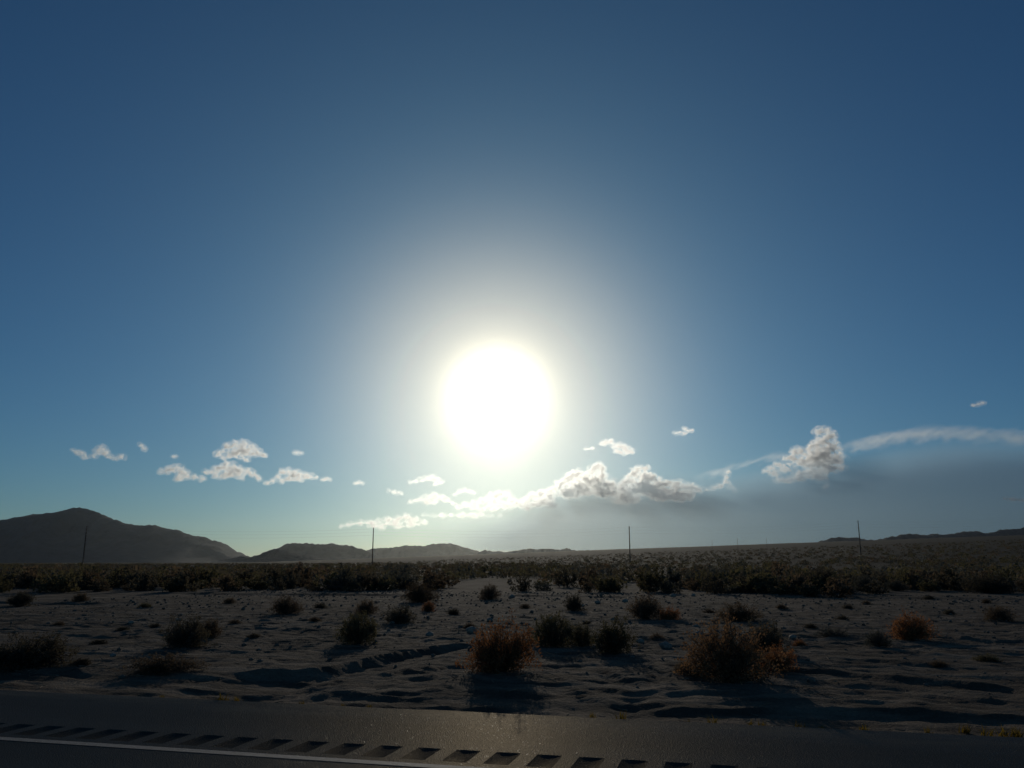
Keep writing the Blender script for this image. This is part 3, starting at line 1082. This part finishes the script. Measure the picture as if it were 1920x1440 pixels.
def make_pole(x, y, label, group, rz):
    r = link('utility_pole', None, None, None, label=label, category='utility pole', group=group)
    r.location = (x, y, bed(x, y) - 0.02)
    r.rotation_euler.z = rz
    link('shaft', ME_SHAFT, None, r)
    link('ground_wire_guard', ME_GUARD, None, r)
    for h_, sd in ATT:
        a = link('insulator', ME_INS, None, r)
        a.location.z = h_
        a.rotation_euler.z = 0 if sd > 0 else math.pi
        b = link('band', ME_BAND, None, a)
    b = link('band', ME_BAND, None, r)
    b.location.z = 7.6
    return r


Z0 = 258.0
POLES = []
labels = {0: 'slim wooden power pole standing in front of the tall dark mountain', 1: 'slim wooden power pole between the flat-topped ridge and the pale ridge',
          2: 'slim wooden power pole right of the sun before the grey cloud bank', 3: 'slim wooden power pole on the rising plain before the jagged blue ridge',
          -1: 'slim wooden power pole next along the line past the tall mountain', 4: 'slim wooden power pole last along the line up the rising plain'}
for i in range(-1, 5):
    Xc = Z0 * (-0.519 + 0.3397 * i) * math.cos(PITCH) / math.cos(PITCH)
    Zc = Z0 * (1 + 0.0608 * i)
    # pixel column at the pole foot sits near the horizon row: correct for the raised optical axis
    Xc *= math.cos(PITCH) ** -1 * math.cos(PITCH) ** 2 * 1.0
    x, y = Xc * ca - Zc * sa, Xc * sa + Zc * ca
    POLES.append(make_pole(x, y, labels[i], 'power poles along the plain', YAW + LINE_DIR))
bpy.context.view_layer.update()
for k, (h_, sd) in enumerate(ATT):
    pts = []
    for a, b in zip(POLES[:-1], POLES[1:]):
        pa = a.matrix_basis @ Vector((0, sd * 0.62, h_ + 0.15))
        pb = b.matrix_basis @ Vector((0, sd * 0.62, h_ + 0.15))
        for t in np.linspace(0, 1, 15)[:-1]:
            q = pa.lerp(pb, t)
            pts.append((q.x, q.y, q.z - 1.1 * 4 * t * (1 - t)))
    pts.append(tuple(pb))
    v, q = [], []
    nn = 5
    for i, p_ in enumerate(pts):
        for j in range(nn):
            a_ = j / nn * 2 * math.pi
            v.append((p_[0] - math.sin(YAW + LINE_DIR) * 0.009 * math.cos(a_), p_[1] + math.cos(YAW + LINE_DIR) * 0.009 * math.cos(a_), p_[2] + 0.009 * math.sin(a_)))
        if i:
            o_ = i * nn
            for j in range(nn):
                q.append((o_ - nn + j, o_ - nn + (j + 1) % nn, o_ + (j + 1) % nn, o_ + j))
    link('power_line', mesh_np('power_line', v, q), M_WIRE, None, category='cable', group='wires strung between the power poles',
         label=['topmost thin wire strung along the power poles', 'middle thin wire strung along the power poles', 'lowest thin wire strung along the power poles'][k])
for pxx, Zc in ((1337, 1120), (1385, 980), (1440, 1180)):
    x, y = at_dist(pxx, Zc)
    make_pole(x, y, 'tiny distant power pole on the skyline of the plain', 'far power poles on the skyline', YAW + 0.9)

# ------------------------------------------------------------------ shrubs
def twigs_leaves(seed, n_stem, n_leaf, leaf, droop=0.25, round_=0.75, twig_r=0.006, up=0.35):
    """unit shrub (radius 1, height 1): thin curved stems and small leaf faces on their outer parts"""
    r_ = np.random.default_rng(seed)
    sv, sf = [], []
    pts, dirs = [], []

    def ribbon(path, r0, r1):
        o = len(sv)
        n = len(path)
        for i, p_ in enumerate(path):
            w = r0 + (r1 - r0) * i / (n - 1)
            a_ = r_.uniform(0, 6.28) if i == 0 else a_
            for j in range(3):
                aa = a_ + j * 2.094
                sv.append((p_[0] + w * math.cos(aa), p_[1] + w * math.sin(aa), p_[2] + 0.3 * w * math.sin(aa)))
            if i:
                b_ = o + (i - 1) * 3
                for j in range(3):
                    k = (j + 1) % 3
                    sf.append((b_ + j, b_ + k, b_ + 3 + k, b_ + 3 + j))
    lump = r_.uniform(0.78, 1.12, 9)
    for s in range(n_stem):
        az = r_.uniform(0, 2 * math.pi)
        el = math.acos(r_.uniform(0.02, 1) ** 0.8)
        L_ = r_.uniform(0.75, 1.05) * lump[int(az / 6.2832 * 9) % 9]
        d = np.array([math.cos(az) * math.sin(el), math.sin(az) * math.sin(el), math.cos(el) * 1.0])
        p_ = np.array([r_.normal() * 0.06, r_.normal() * 0.06, -0.03])
        path = [p_.copy()]
        nseg = 5
        for i in range(nseg):
            d = d + np.array([r_.normal() * 0.12, r_.normal() * 0.12, 0.10 - droop * i / nseg + r_.normal() * 0.06])
            d /= np.linalg.norm(d)
            p_ = p_ + d * L_ / nseg
            path.append(p_.copy())
        ribbon(path, twig_r * 1.6, twig_r * 0.5)
        P_ = np.array(path)
        for b in range(5):
            t = r_.uniform(0.3, 0.95)
            i = min(int(t * nseg), nseg - 1)
            q = P_[i] + (P_[i + 1] - P_[i]) * (t * nseg - i)
            dd = (P_[i + 1] - P_[i])
            dd /= np.linalg.norm(dd)
            dd = dd + r_.normal(size=3) * 0.55 + np.array([0, 0, 0.15])
            dd /= np.linalg.norm(dd)
            q2 = q + dd * r_.uniform(0.12, 0.3)
            ribbon([q, (q + q2) / 2 + r_.normal(size=3) * 0.012, q2], twig_r * 0.6, twig_r * 0.3)
            for k in range(4):
                pts.append(q + (q2 - q) * r_.uniform(0.2, 1.1))
                dirs.append(dd)
    pts, dirs = np.array(pts), np.array(dirs)
    pts[:, 2] = np.maximum(pts[:, 2], 0.02)
    k = r_.integers(0, len(pts), n_leaf)
    c = pts[k] + r_.normal(size=(n_leaf, 3)) * 0.035
    c[:, 2] = np.maximum(c[:, 2], 0.01)
    ld = dirs[k] + r_.normal(size=(n_leaf, 3)) * 0.6
    ld /= np.linalg.norm(ld, axis=1)[:, None]
    sd = np.cross(ld, r_.normal(size=(n_leaf, 3)))
    sd /= np.linalg.norm(sd, axis=1)[:, None]
    ln = leaf * r_.uniform(0.6, 1.3, n_leaf)[:, None]
    w = ln * 0.3
    V_ = np.stack([c, c + ld * ln * 0.5 + sd * w, c + ld * ln, c + ld * ln * 0.5 - sd * w], 1).reshape(-1, 3)
    Q_ = np.arange(n_leaf * 4).reshape(-1, 4)
    return np.array(sv), np.array(sf), V_, Q_


SHRUB = {}


def shrub_mesh(kind, var, lod):
    key = (kind, var, lod)
    if key not in SHRUB:
        seed = hash(kind) % 1000 if False else sum(map(ord, kind)) * 7 + var * 13 + lod
        if lod == 0:
            n_stem, n_leaf, leaf = {'rust': (150, 9000, 0.05), 'brown': (140, 7500, 0.048), 'tan': (160, 9500, 0.046), 'green': (120, 9000, 0.05), 'dark': (120, 9000, 0.055), 'grey': (140, 7000, 0.045)}[kind]
            sv, sf, lv, lq = twigs_leaves(seed, n_stem, n_leaf, leaf, twig_r=0.007)
        else:
            sv, sf, lv, lq = twigs_leaves(seed, 26, 900, 0.13, twig_r=0.012)
        a = mesh_np('stems', sv, sf)
        a.materials.append(M_STEM)
        b = mesh_np('foliage', lv, lq, smooth=False)
        b.materials.append(LEAF[kind])
        # single mesh for small ones
        if lod:
            me = mesh_np(kind + '_shrub', np.concatenate([sv, lv]), np.concatenate([sf, lq + len(sv)]), smooth=False)
            me.materials.append(M_STEM)
            me.materials.append(LEAF[kind])
            mi = np.zeros(len(sf) + len(lq), np.int32)
            mi[len(sf):] = 1
            me.polygons.foreach_set('material_index', mi)
            SHRUB[key] = me
        else:
            SHRUB[key] = (a, b)
    return SHRUB[key]


def ground_at(px, py):
    x, y = gp(px, py)
    for _ in range(3):
        x, y = gp(px, py, bed(x, y))
    return x, y, bed(x, y)


NEAR = [
    # photo x, base y, width, height, kind, label
    (940, 1258, 132, 90, 'rust', 'round rust-orange dry bush below the sun'),
    (1035, 1212, 78, 62, 'green', 'round olive bush behind the rust-orange bush'),
    (1090, 1208, 44, 40, 'green', 'small olive bush between two larger olive bushes'),
    (1150, 1222, 84, 60, 'green', 'broad olive bush with a low dark base at the cut bank'),
    (1365, 1272, 165, 104, 'tan', 'largest tan-brown bush on a dark mound'),
    (1437, 1224, 74, 54, 'dark', 'dark green bush right behind the largest tan-brown bush'),
    (1457, 1258, 78, 46, 'rust', 'low orange bush at the foot of the dark green bush'),
    (1290, 1262, 50, 26, 'brown', 'low brown scrub left of the largest tan-brown bush'),
    (1710, 1198, 76, 50, 'rust', 'pale rust bush alone on the gravel flat'),
    (1648, 1213, 48, 32, 'grey', 'small grey bush beside the pale rust bush'),
    (1385, 1165, 72, 36, 'brown', 'low brown bush behind the largest bush'),
    (1210, 1160, 72, 44, 'brown', 'brown twiggy bush behind the broad olive bush'),
    (1256, 1163, 42, 26, 'rust', 'small orange bush touching the brown twiggy bush'),
    (668, 1206, 72, 58, 'green', 'olive bush at the upper end of the long cut bank'),
    (748, 1170, 56, 32, 'dark', 'low dark bush up the slope from the long cut bank'),
    (686, 1150, 42, 28, 'brown', 'brown bush behind the olive bush at the cut bank'),
    (786, 1130, 58, 40, 'brown', 'upright brown bush at the edge of the scrub plain'),
    (803, 1147, 26, 20, 'rust', 'tiny reddish bush below the upright brown bush'),
    (918, 1124, 38, 30, 'brown', 'reddish-brown bush on the pale gravel bar'),
    (535, 1152, 52, 36, 'brown', 'thin brown bush on the stony flat'),
    (345, 1213, 76, 54, 'dark', 'dark bush with a pale neighbour on the stony flat'),
    (392, 1196, 42, 36, 'brown', 'pale brown bush right beside a dark bush'),
    (305, 1256, 126, 32, 'brown', 'wide flat brown scrub close to the shoulder'),
    (60, 1250, 125, 56, 'dark', 'broad black-green bush mass on a mound'),
    (-12, 1256, 80, 44, 'dark', 'lower black-green bush against the broad bush mass'),
    (152, 1247, 32, 16, 'dark', 'small dark clump beside the broad black-green bush'),
    (1076, 1146, 34, 30, 'dark', 'dark grey bush beyond the olive bushes'),
    (1875, 1166, 54, 30, 'brown', 'dim brown bush on the far gravel flat'),
    (1560, 1194, 60, 18, 'grey', 'low grey mat of scrub on the gravel flat'),
    (1620, 1108, 46, 30, 'grey', 'pale rounded sage bush at the edge of the scrub plain'),
    (1682, 1108, 44, 22, 'grey', 'low pale sage bush beside the pale rounded one'),
    (1540, 1110, 92, 46, 'dark', 'big dark bush in front of the scrub plain'),
    (1858, 1112, 92, 32, 'dark', 'wide low dark bush in front of the rising plain'),
    (38, 1137, 44, 26, 'dark', 'dark bush on the far bank under the tall mountain'),
    (1232, 1198, 24, 14, 'brown', 'tuft of brown scrub by the pale stones'),
    (880, 1180, 26, 14, 'brown', 'small brown scrub above the rust-orange bush'),
    (150, 1128, 30, 18, 'brown', 'small brown bush on the far bank'),
    (1500, 1212, 26, 14, 'yellow', 'small yellow-brown weed clump right of the orange bush'),
]
for tx, ty, tw, th, tk in [(1590, 1142, 20, 9, 'dark'), (1625, 1132, 18, 8, 'brown'), (1742, 1124, 20, 9, 'dark'), (1780, 1150, 22, 10, 'dark'), (1850, 1130, 18, 9, 'brown'), (1580, 1164, 26, 12, 'dark'), (1465, 1142, 22, 10, 'brown'),
                           (1100, 1172, 18, 8, 'dark'), (230, 1182, 24, 10, 'dark'), (290, 1176, 20, 9, 'dark'), (440, 1170, 24, 10, 'brown'), (185, 1206, 30, 10, 'dark'), (110, 1172, 22, 9, 'brown'), (475, 1196, 24, 10, 'dark'),
                           (590, 1166, 22, 9, 'brown'), (850, 1152, 24, 12, 'dark'), (985, 1142, 20, 10, 'brown'), (1330, 1150, 22, 9, 'brown'), (1760, 1246, 34, 12, 'brown'), (1850, 1238, 50, 14, 'green'), (1520, 1178, 24, 10, 'dark'),
                           (600, 1140, 24, 11, 'dark'), (430, 1132, 24, 11, 'brown'), (270, 1140, 24, 11, 'green'), (1020, 1180, 20, 10, 'brown')]:
    near_to = min(NEAR[:38], key=lambda q: math.hypot(q[0] - tx, 2 * (q[1] - ty)))[5]
    NEAR.append((tx, ty, tw, th, tk, {'dark': 'tiny dark', 'brown': 'tiny brown', 'green': 'tiny olive'}[tk] + ' tuft near the ' + ' '.join(near_to.split()[:9])))
near_xy = []
for i, (px_, py_, w_, h_, kind, lab) in enumerate(NEAR):
    x, y, z = ground_at(px_, py_)
    Zc = -x * sa + y * ca
    kk = 'rust' if kind == 'yellow' else kind
    big_ = w_ * Zc > 300 and (py_ > 1140)
    a, b = shrub_mesh(kk, i % 3, 0)
    r = link('desert_bush', None, None, None, label=lab, category='bush', group='bushes on the roadside flat')
    r.location = (x, y, z - 0.02)
    r.rotation_euler.z = i * 2.1
    sc = w_ / F * Zc / 2 * 1.22
    r.scale = (sc, sc, h_ / F * Zc * 1.03)
    st = link('stems', a, None, r)
    fo = link('foliage', b, None, r)
    near_xy.append((x, y, sc))

# the scrub plain: creosote and dry bushes
r_ = np.random.default_rng(41)
cand = []
NXY = np.array([(a, b) for a, b, c in near_xy])
while len(cand) < 9500:
    Zc = 36 + (900 - 36) * r_.uniform() ** 1.45
    uu = r_.uniform(-0.86, 0.86)
    Xc = uu * Zc
    x, y = Xc * ca - Zc * sa, Xc * sa + Zc * ca
    if Zc < 75:
        edge = 40 + 7 * noise2(np.array([Xc * 0.13]), np.array([0.5]), 71)[0] + 10 * r_.uniform() ** 3
        if Zc < edge and not (Zc > 39 and r_.uniform() < 0.10):
            continue
    if fbm2(np.array([x / 25]), np.array([y / 25]), 2, 61)[0] < r_.uniform(-0.6, 0.25):
        continue
    if np.min(np.hypot(NXY[:, 0] - x, NXY[:, 1] - y)) < 1.5:
        continue
    cand.append((Zc, x, y, uu))
cand.sort()
kinds = ['dark', 'green', 'brown', 'dark', 'green', 'grey']
LOOK = {'dark': 'dark', 'green': 'olive', 'brown': 'dry brown', 'grey': 'greyish'}
MARKS = [(-400, 'past the tall mountain'), (60, 'below the tall mountain summit'), (155, 'near the pole facing the tall mountain'), (290, 'below the tall mountain shoulder'), (450, 'below the tall mountain foot'),
         (600, 'below the flat-topped ridge'), (698, 'near the pole by the flat-topped ridge'), (830, 'below the pale soft ridge'), (940, 'straight below the sun'),
         (1070, 'below the tiny crags'), (1180, 'near the pole before the cloud bank'), (1290, 'beside the far skyline poles'), (1390, 'below the far skyline poles'),
         (1500, 'below the jagged ridge start'), (1616, 'near the pole on the rising plain'), (1720, 'below the jagged blue ridge'), (1850, 'below the jagged ridge end')]


def scrub_label(kind, rad, hh, Zc, uu):
    shape = 'tall' if hh / rad > 1.1 else ('squat' if hh / rad < 0.9 else 'rounded')
    size = 'big ' if rad > 0.8 else ('small ' if rad < 0.55 else '')
    col_ = 960 + F * uu / math.cos(PITCH)
    mark = min(MARKS, key=lambda q: abs(q[0] - col_))[1]
    row = 'at the scrub front' if Zc < 47 else ('within the scrub' if Zc < 58 else 'deep in the scrub')
    return f'{size}{shape} {LOOK[kind]} bush {row}, {mark}'


xy = np.array([(c[1], c[2]) for c in cand])
zz_ = height(xy[:, 0], xy[:, 1], np.full(len(xy), 2.0))
n_ind = 0
rest_v, rest_q, rest_m = [], [], []
lowv = {}


def low_shrub(k):
    if k not in lowv:
        rr = np.random.default_rng(900 + k)
        n = 46
        c = rr.normal(size=(n, 3))
        c /= np.linalg.norm(c, axis=1)[:, None]
        c[:, 2] = np.abs(c[:, 2])
        c *= (rr.uniform(0.35, 1, n) ** 0.6)[:, None]
        a = rr.normal(size=(n, 3))
        a /= np.linalg.norm(a, axis=1)[:, None]
        b = np.cross(a, rr.normal(size=(n, 3)))
        b /= np.linalg.norm(b, axis=1)[:, None]
        s_ = rr.uniform(0.12, 0.24, n)[:, None]
        v_ = np.stack([c - a * s_, c + b * s_ * 0.6, c + a * s_, c - b * s_ * 0.6], 1).reshape(-1, 3)
        v_[:, 2] = np.maximum(v_[:, 2], -0.05)
        lowv[k] = v_
    return lowv[k]


for i, (Zc, x, y, uu) in enumerate(cand):
    kind = kinds[int(r_.integers(0, 6))]
    rad = 0.42 + 0.75 * r_.uniform() ** 1.6
    hh = rad * r_.uniform(0.75, 1.25)
    inview = abs(uu) < 0.66
    if inview and n_ind < 290:
        o = link('scrub_bush', shrub_mesh(kind, i % 3, 1), None, None, label=scrub_label(kind, rad, hh, Zc, uu), category='bush', group='creosote and dry bushes of the scrub plain')
        o.location = (x, y, zz_[i] - 0.03)
        o.rotation_euler.z = r_.uniform(0, 6.28)
        o.scale = (rad, rad, hh)
        n_ind += 1
    else:
        v_ = low_shrub(i % 12)
        a_ = r_.uniform(0, 6.28)
        q_ = np.stack([(v_[:, 0] * math.cos(a_) - v_[:, 1] * math.sin(a_)) * rad + x, (v_[:, 0] * math.sin(a_) + v_[:, 1] * math.cos(a_)) * rad + y, v_[:, 2] * hh + zz_[i]], 1)
        rest_v.append(q_)
        rest_m.append(np.full(46, {'dark': 0, 'green': 1, 'brown': 2, 'grey': 3}[kind]))
rv = np.concatenate(rest_v)
me = mesh_np('scrub_cover', rv, np.arange(len(rv)).reshape(-1, 4), smooth=False)
for k in ('dark', 'green', 'brown', 'grey'):
    me.materials.append(LEAF[k])
me.polygons.foreach_set('material_index', np.concatenate(rest_m).astype(np.int32))
link('scrub_cover', me, None, None, kind='stuff', label='endless low scrub covering the far plain', category='scrub')

# ------------------------------------------------------------------ weeds at the pavement edge
def weed_mesh(seed, n=26):
    r_ = np.random.default_rng(seed)
    v, q = [], []
    for k in range(n):
        az = r_.uniform(0, 6.28)
        ln = r_.uniform(0.5, 1.0)
        lean = r_.uniform(0.1, 0.9)
        p0 = np.array([r_.normal() * 0.15, r_.normal() * 0.15, -0.03])
        d = np.array([math.cos(az), math.sin(az), 0])
        s_ = np.array([-math.sin(az), math.cos(az), 0]) * 0.035
        o = len(v)
        for t in (0, 0.4, 0.75, 1):
            c = p0 + d * lean * ln * t ** 1.6 + np.array([0, 0, ln * t * (1 - 0.35 * lean * t)])
            w = (1 - t) * 0.9 + 0.1
            v += [tuple(c - s_ * w), tuple(c + s_ * w)]
        for i in range(3):
            q.append((o + 2 * i, o + 2 * i + 1, o + 2 * i + 3, o + 2 * i + 2))
    me = mesh_np('blades', v, q)
    me.materials.append(LEAF['yellow'])
    return me


WM = [weed_mesh(k) for k in range(3)]
for i, (px_, py_, s_) in enumerate([(410, 1312, 0.12), (441, 1313, 0.08), (300, 1306, 0.06), (560, 1319, 0.06), (640, 1322, 0.05), (690, 1324, 0.06), (1165, 1343, 0.11), (1110, 1341, 0.07), (1336, 1348, 0.11),
                                     (1290, 1347, 0.06), (1405, 1351, 0.07), (1430, 1352, 0.08), (1500, 1354, 0.09), (1540, 1356, 0.06), (1620, 1359, 0.08), (1740, 1364, 0.08), (1810, 1364, 0.1), (1850, 1370, 0.12),
                                     (1885, 1371, 0.13), (1910, 1373, 0.12)]):
    x, y = gp(px_, py_)
    y = max(y, EDGE + 0.06)
    o = link('weed_tuft', WM[i % 3], None, None, label=('larger' if s_ >= 0.1 else 'tiny') + ' yellow weed tuft at the edge of the paved shoulder', category='weed', group='weeds along the pavement edge')
    o.location = (x, y, bed(x, y) - 0.005)
    o.scale = (s_ * 1.5, s_ * 1.5, s_)
    o.rotation_euler.z = i * 1.7

# ------------------------------------------------------------------ stones
def stone_verts(seed):
    v, f = ico(1)
    r_ = np.random.default_rng(seed)
    k = 1 + 0.28 * noise3(v[:, 0] * 1.4 + seed, v[:, 1] * 1.4, v[:, 2] * 1.4, seed)
    return v * k[:, None] * np.array([1, 0.8, 0.6]), f


for i, (px_, py_, s_) in enumerate([(918, 1166, 0.09), (1091, 1137, 0.13), (1310, 1191, 0.10), (1305, 1176, 0.08), (1172, 1173, 0.08), (1200, 1206, 0.10), (1248, 1212, 0.12), (805, 1191, 0.10), (1300, 1118, 0.14),
                                     (1262, 1119, 0.16), (1172, 1128, 0.14), (885, 1186, 0.16), (246, 1169, 0.09), (335, 1164, 0.08), (212, 1231, 0.06), (1487, 1200, 0.08), (735, 1170, 0.08), (1035, 1160, 0.1), (960, 1120, 0.16),
                                     (1120, 1132, 0.12), (1150, 1160, 0.09), (640, 1196, 0.08)]):
    x, y, z = ground_at(px_, py_)
    v, f = stone_verts(i)
    me = mesh_np('pale_stone', v, tris=f)
    o = link('pale_stone', me, M_STONE, None, label='pale stone lying near the ' + min(NEAR, key=lambda q: math.hypot(q[0] - px_, 2 * (q[1] - py_)) + 1e6 * ('tuft near' in q[5]))[5], category='stone', group='pale stones on the gravel flat')
    o.location = (x, y, z + 0.25 * s_)
    o.scale = (s_, s_, s_)
    o.rotation_euler.z = i
sv = [stone_verts(100 + k) for k in range(6)]
V_, F_ = [], []
r_ = np.random.default_rng(77)
ng = 3600
off = 0
gxs = r_.uniform(-24, 16, ng)
gys = EDGE + 0.3 + 32 * r_.uniform(0, 1, ng) ** 0.8
keep = (gys > 11) | (r_.uniform(size=ng) < 0.35)
gxs, gys = gxs[keep], gys[keep]
gzs = height(gxs, gys, np.full(len(gxs), 0.1))
for x, y, z in zip(gxs, gys, gzs):
    v, f = sv[r_.integers(0, 6)]
    s_ = 0.010 + 0.045 * r_.uniform() ** 4 + 0.0006 * y
    a = r_.uniform(0, 6.28)
    q = np.stack([v[:, 0] * math.cos(a) - v[:, 1] * math.sin(a), v[:, 0] * math.sin(a) + v[:, 1] * math.cos(a), v[:, 2]], 1) * s_ + np.array([x, y, z + 0.2 * s_])
    V_.append(q)
    F_.append(f + off)
    off += len(v)
link('gravel', mesh_np('gravel', np.concatenate(V_), tris=np.concatenate(F_), smooth=False), M_GRAVEL, None, kind='stuff', label='scattered grey gravel on the desert soil', category='gravel')

# ------------------------------------------------------------------ dead twigs and stalks blown over the soil
r_ = np.random.default_rng(88)
nt_ = 2600
tx = r_.uniform(-22, 15, nt_)
ty = EDGE + 0.15 + 26 * r_.uniform(0, 1, nt_) ** 1.3
# drifts gather round the bushes
for k in range(0, nt_, 2):
    bx, by, bs = near_xy[r_.integers(0, 38)]
    tx[k] = bx + r_.normal() * bs * 1.3
    ty[k] = by + r_.normal() * bs * 0.9 - 0.2 * bs
ty = np.maximum(ty, EDGE + 0.12)
tz = height(tx, ty, np.full(nt_, 0.1))
ang = r_.uniform(0, 6.28, nt_)
ln = r_.uniform(0.04, 0.22, nt_)
lift = r_.uniform(0, 0.25, nt_) * ln
wd = r_.uniform(0.0025, 0.006, nt_)
d0 = np.stack([np.cos(ang) * ln, np.sin(ang) * ln, lift], 1) / 2
c0 = np.stack([tx, ty, tz + 0.008 + lift / 2], 1)
sd_ = np.stack([-np.sin(ang), np.cos(ang), 0 * ang], 1) * wd[:, None]
up_ = np.array([0, 0, 1.0]) * wd[:, None]
tv = np.stack([c0 - d0 - sd_, c0 - d0 + sd_, c0 - d0 + up_ * 1.6, c0 + d0 - sd_ * 0.5, c0 + d0 + sd_ * 0.5, c0 + d0 + up_], 1).reshape(-1, 3)
b6 = (np.arange(nt_) * 6)[:, None]
tq = np.concatenate([b6 + np.array([0, 1, 4, 3]), b6 + np.array([1, 2, 5, 4]), b6 + np.array([2, 0, 3, 5])])
M_TWIG = rock_mat('dead_twig', (0.12, 0.085, 0.055), (0.26, 0.20, 0.14), 12, 0.002)
link('dead_twigs', mesh_np('dead_twigs', tv, tq, smooth=False), M_TWIG, None, kind='stuff', label='dead twigs and stalks littering the desert soil', category='litter')
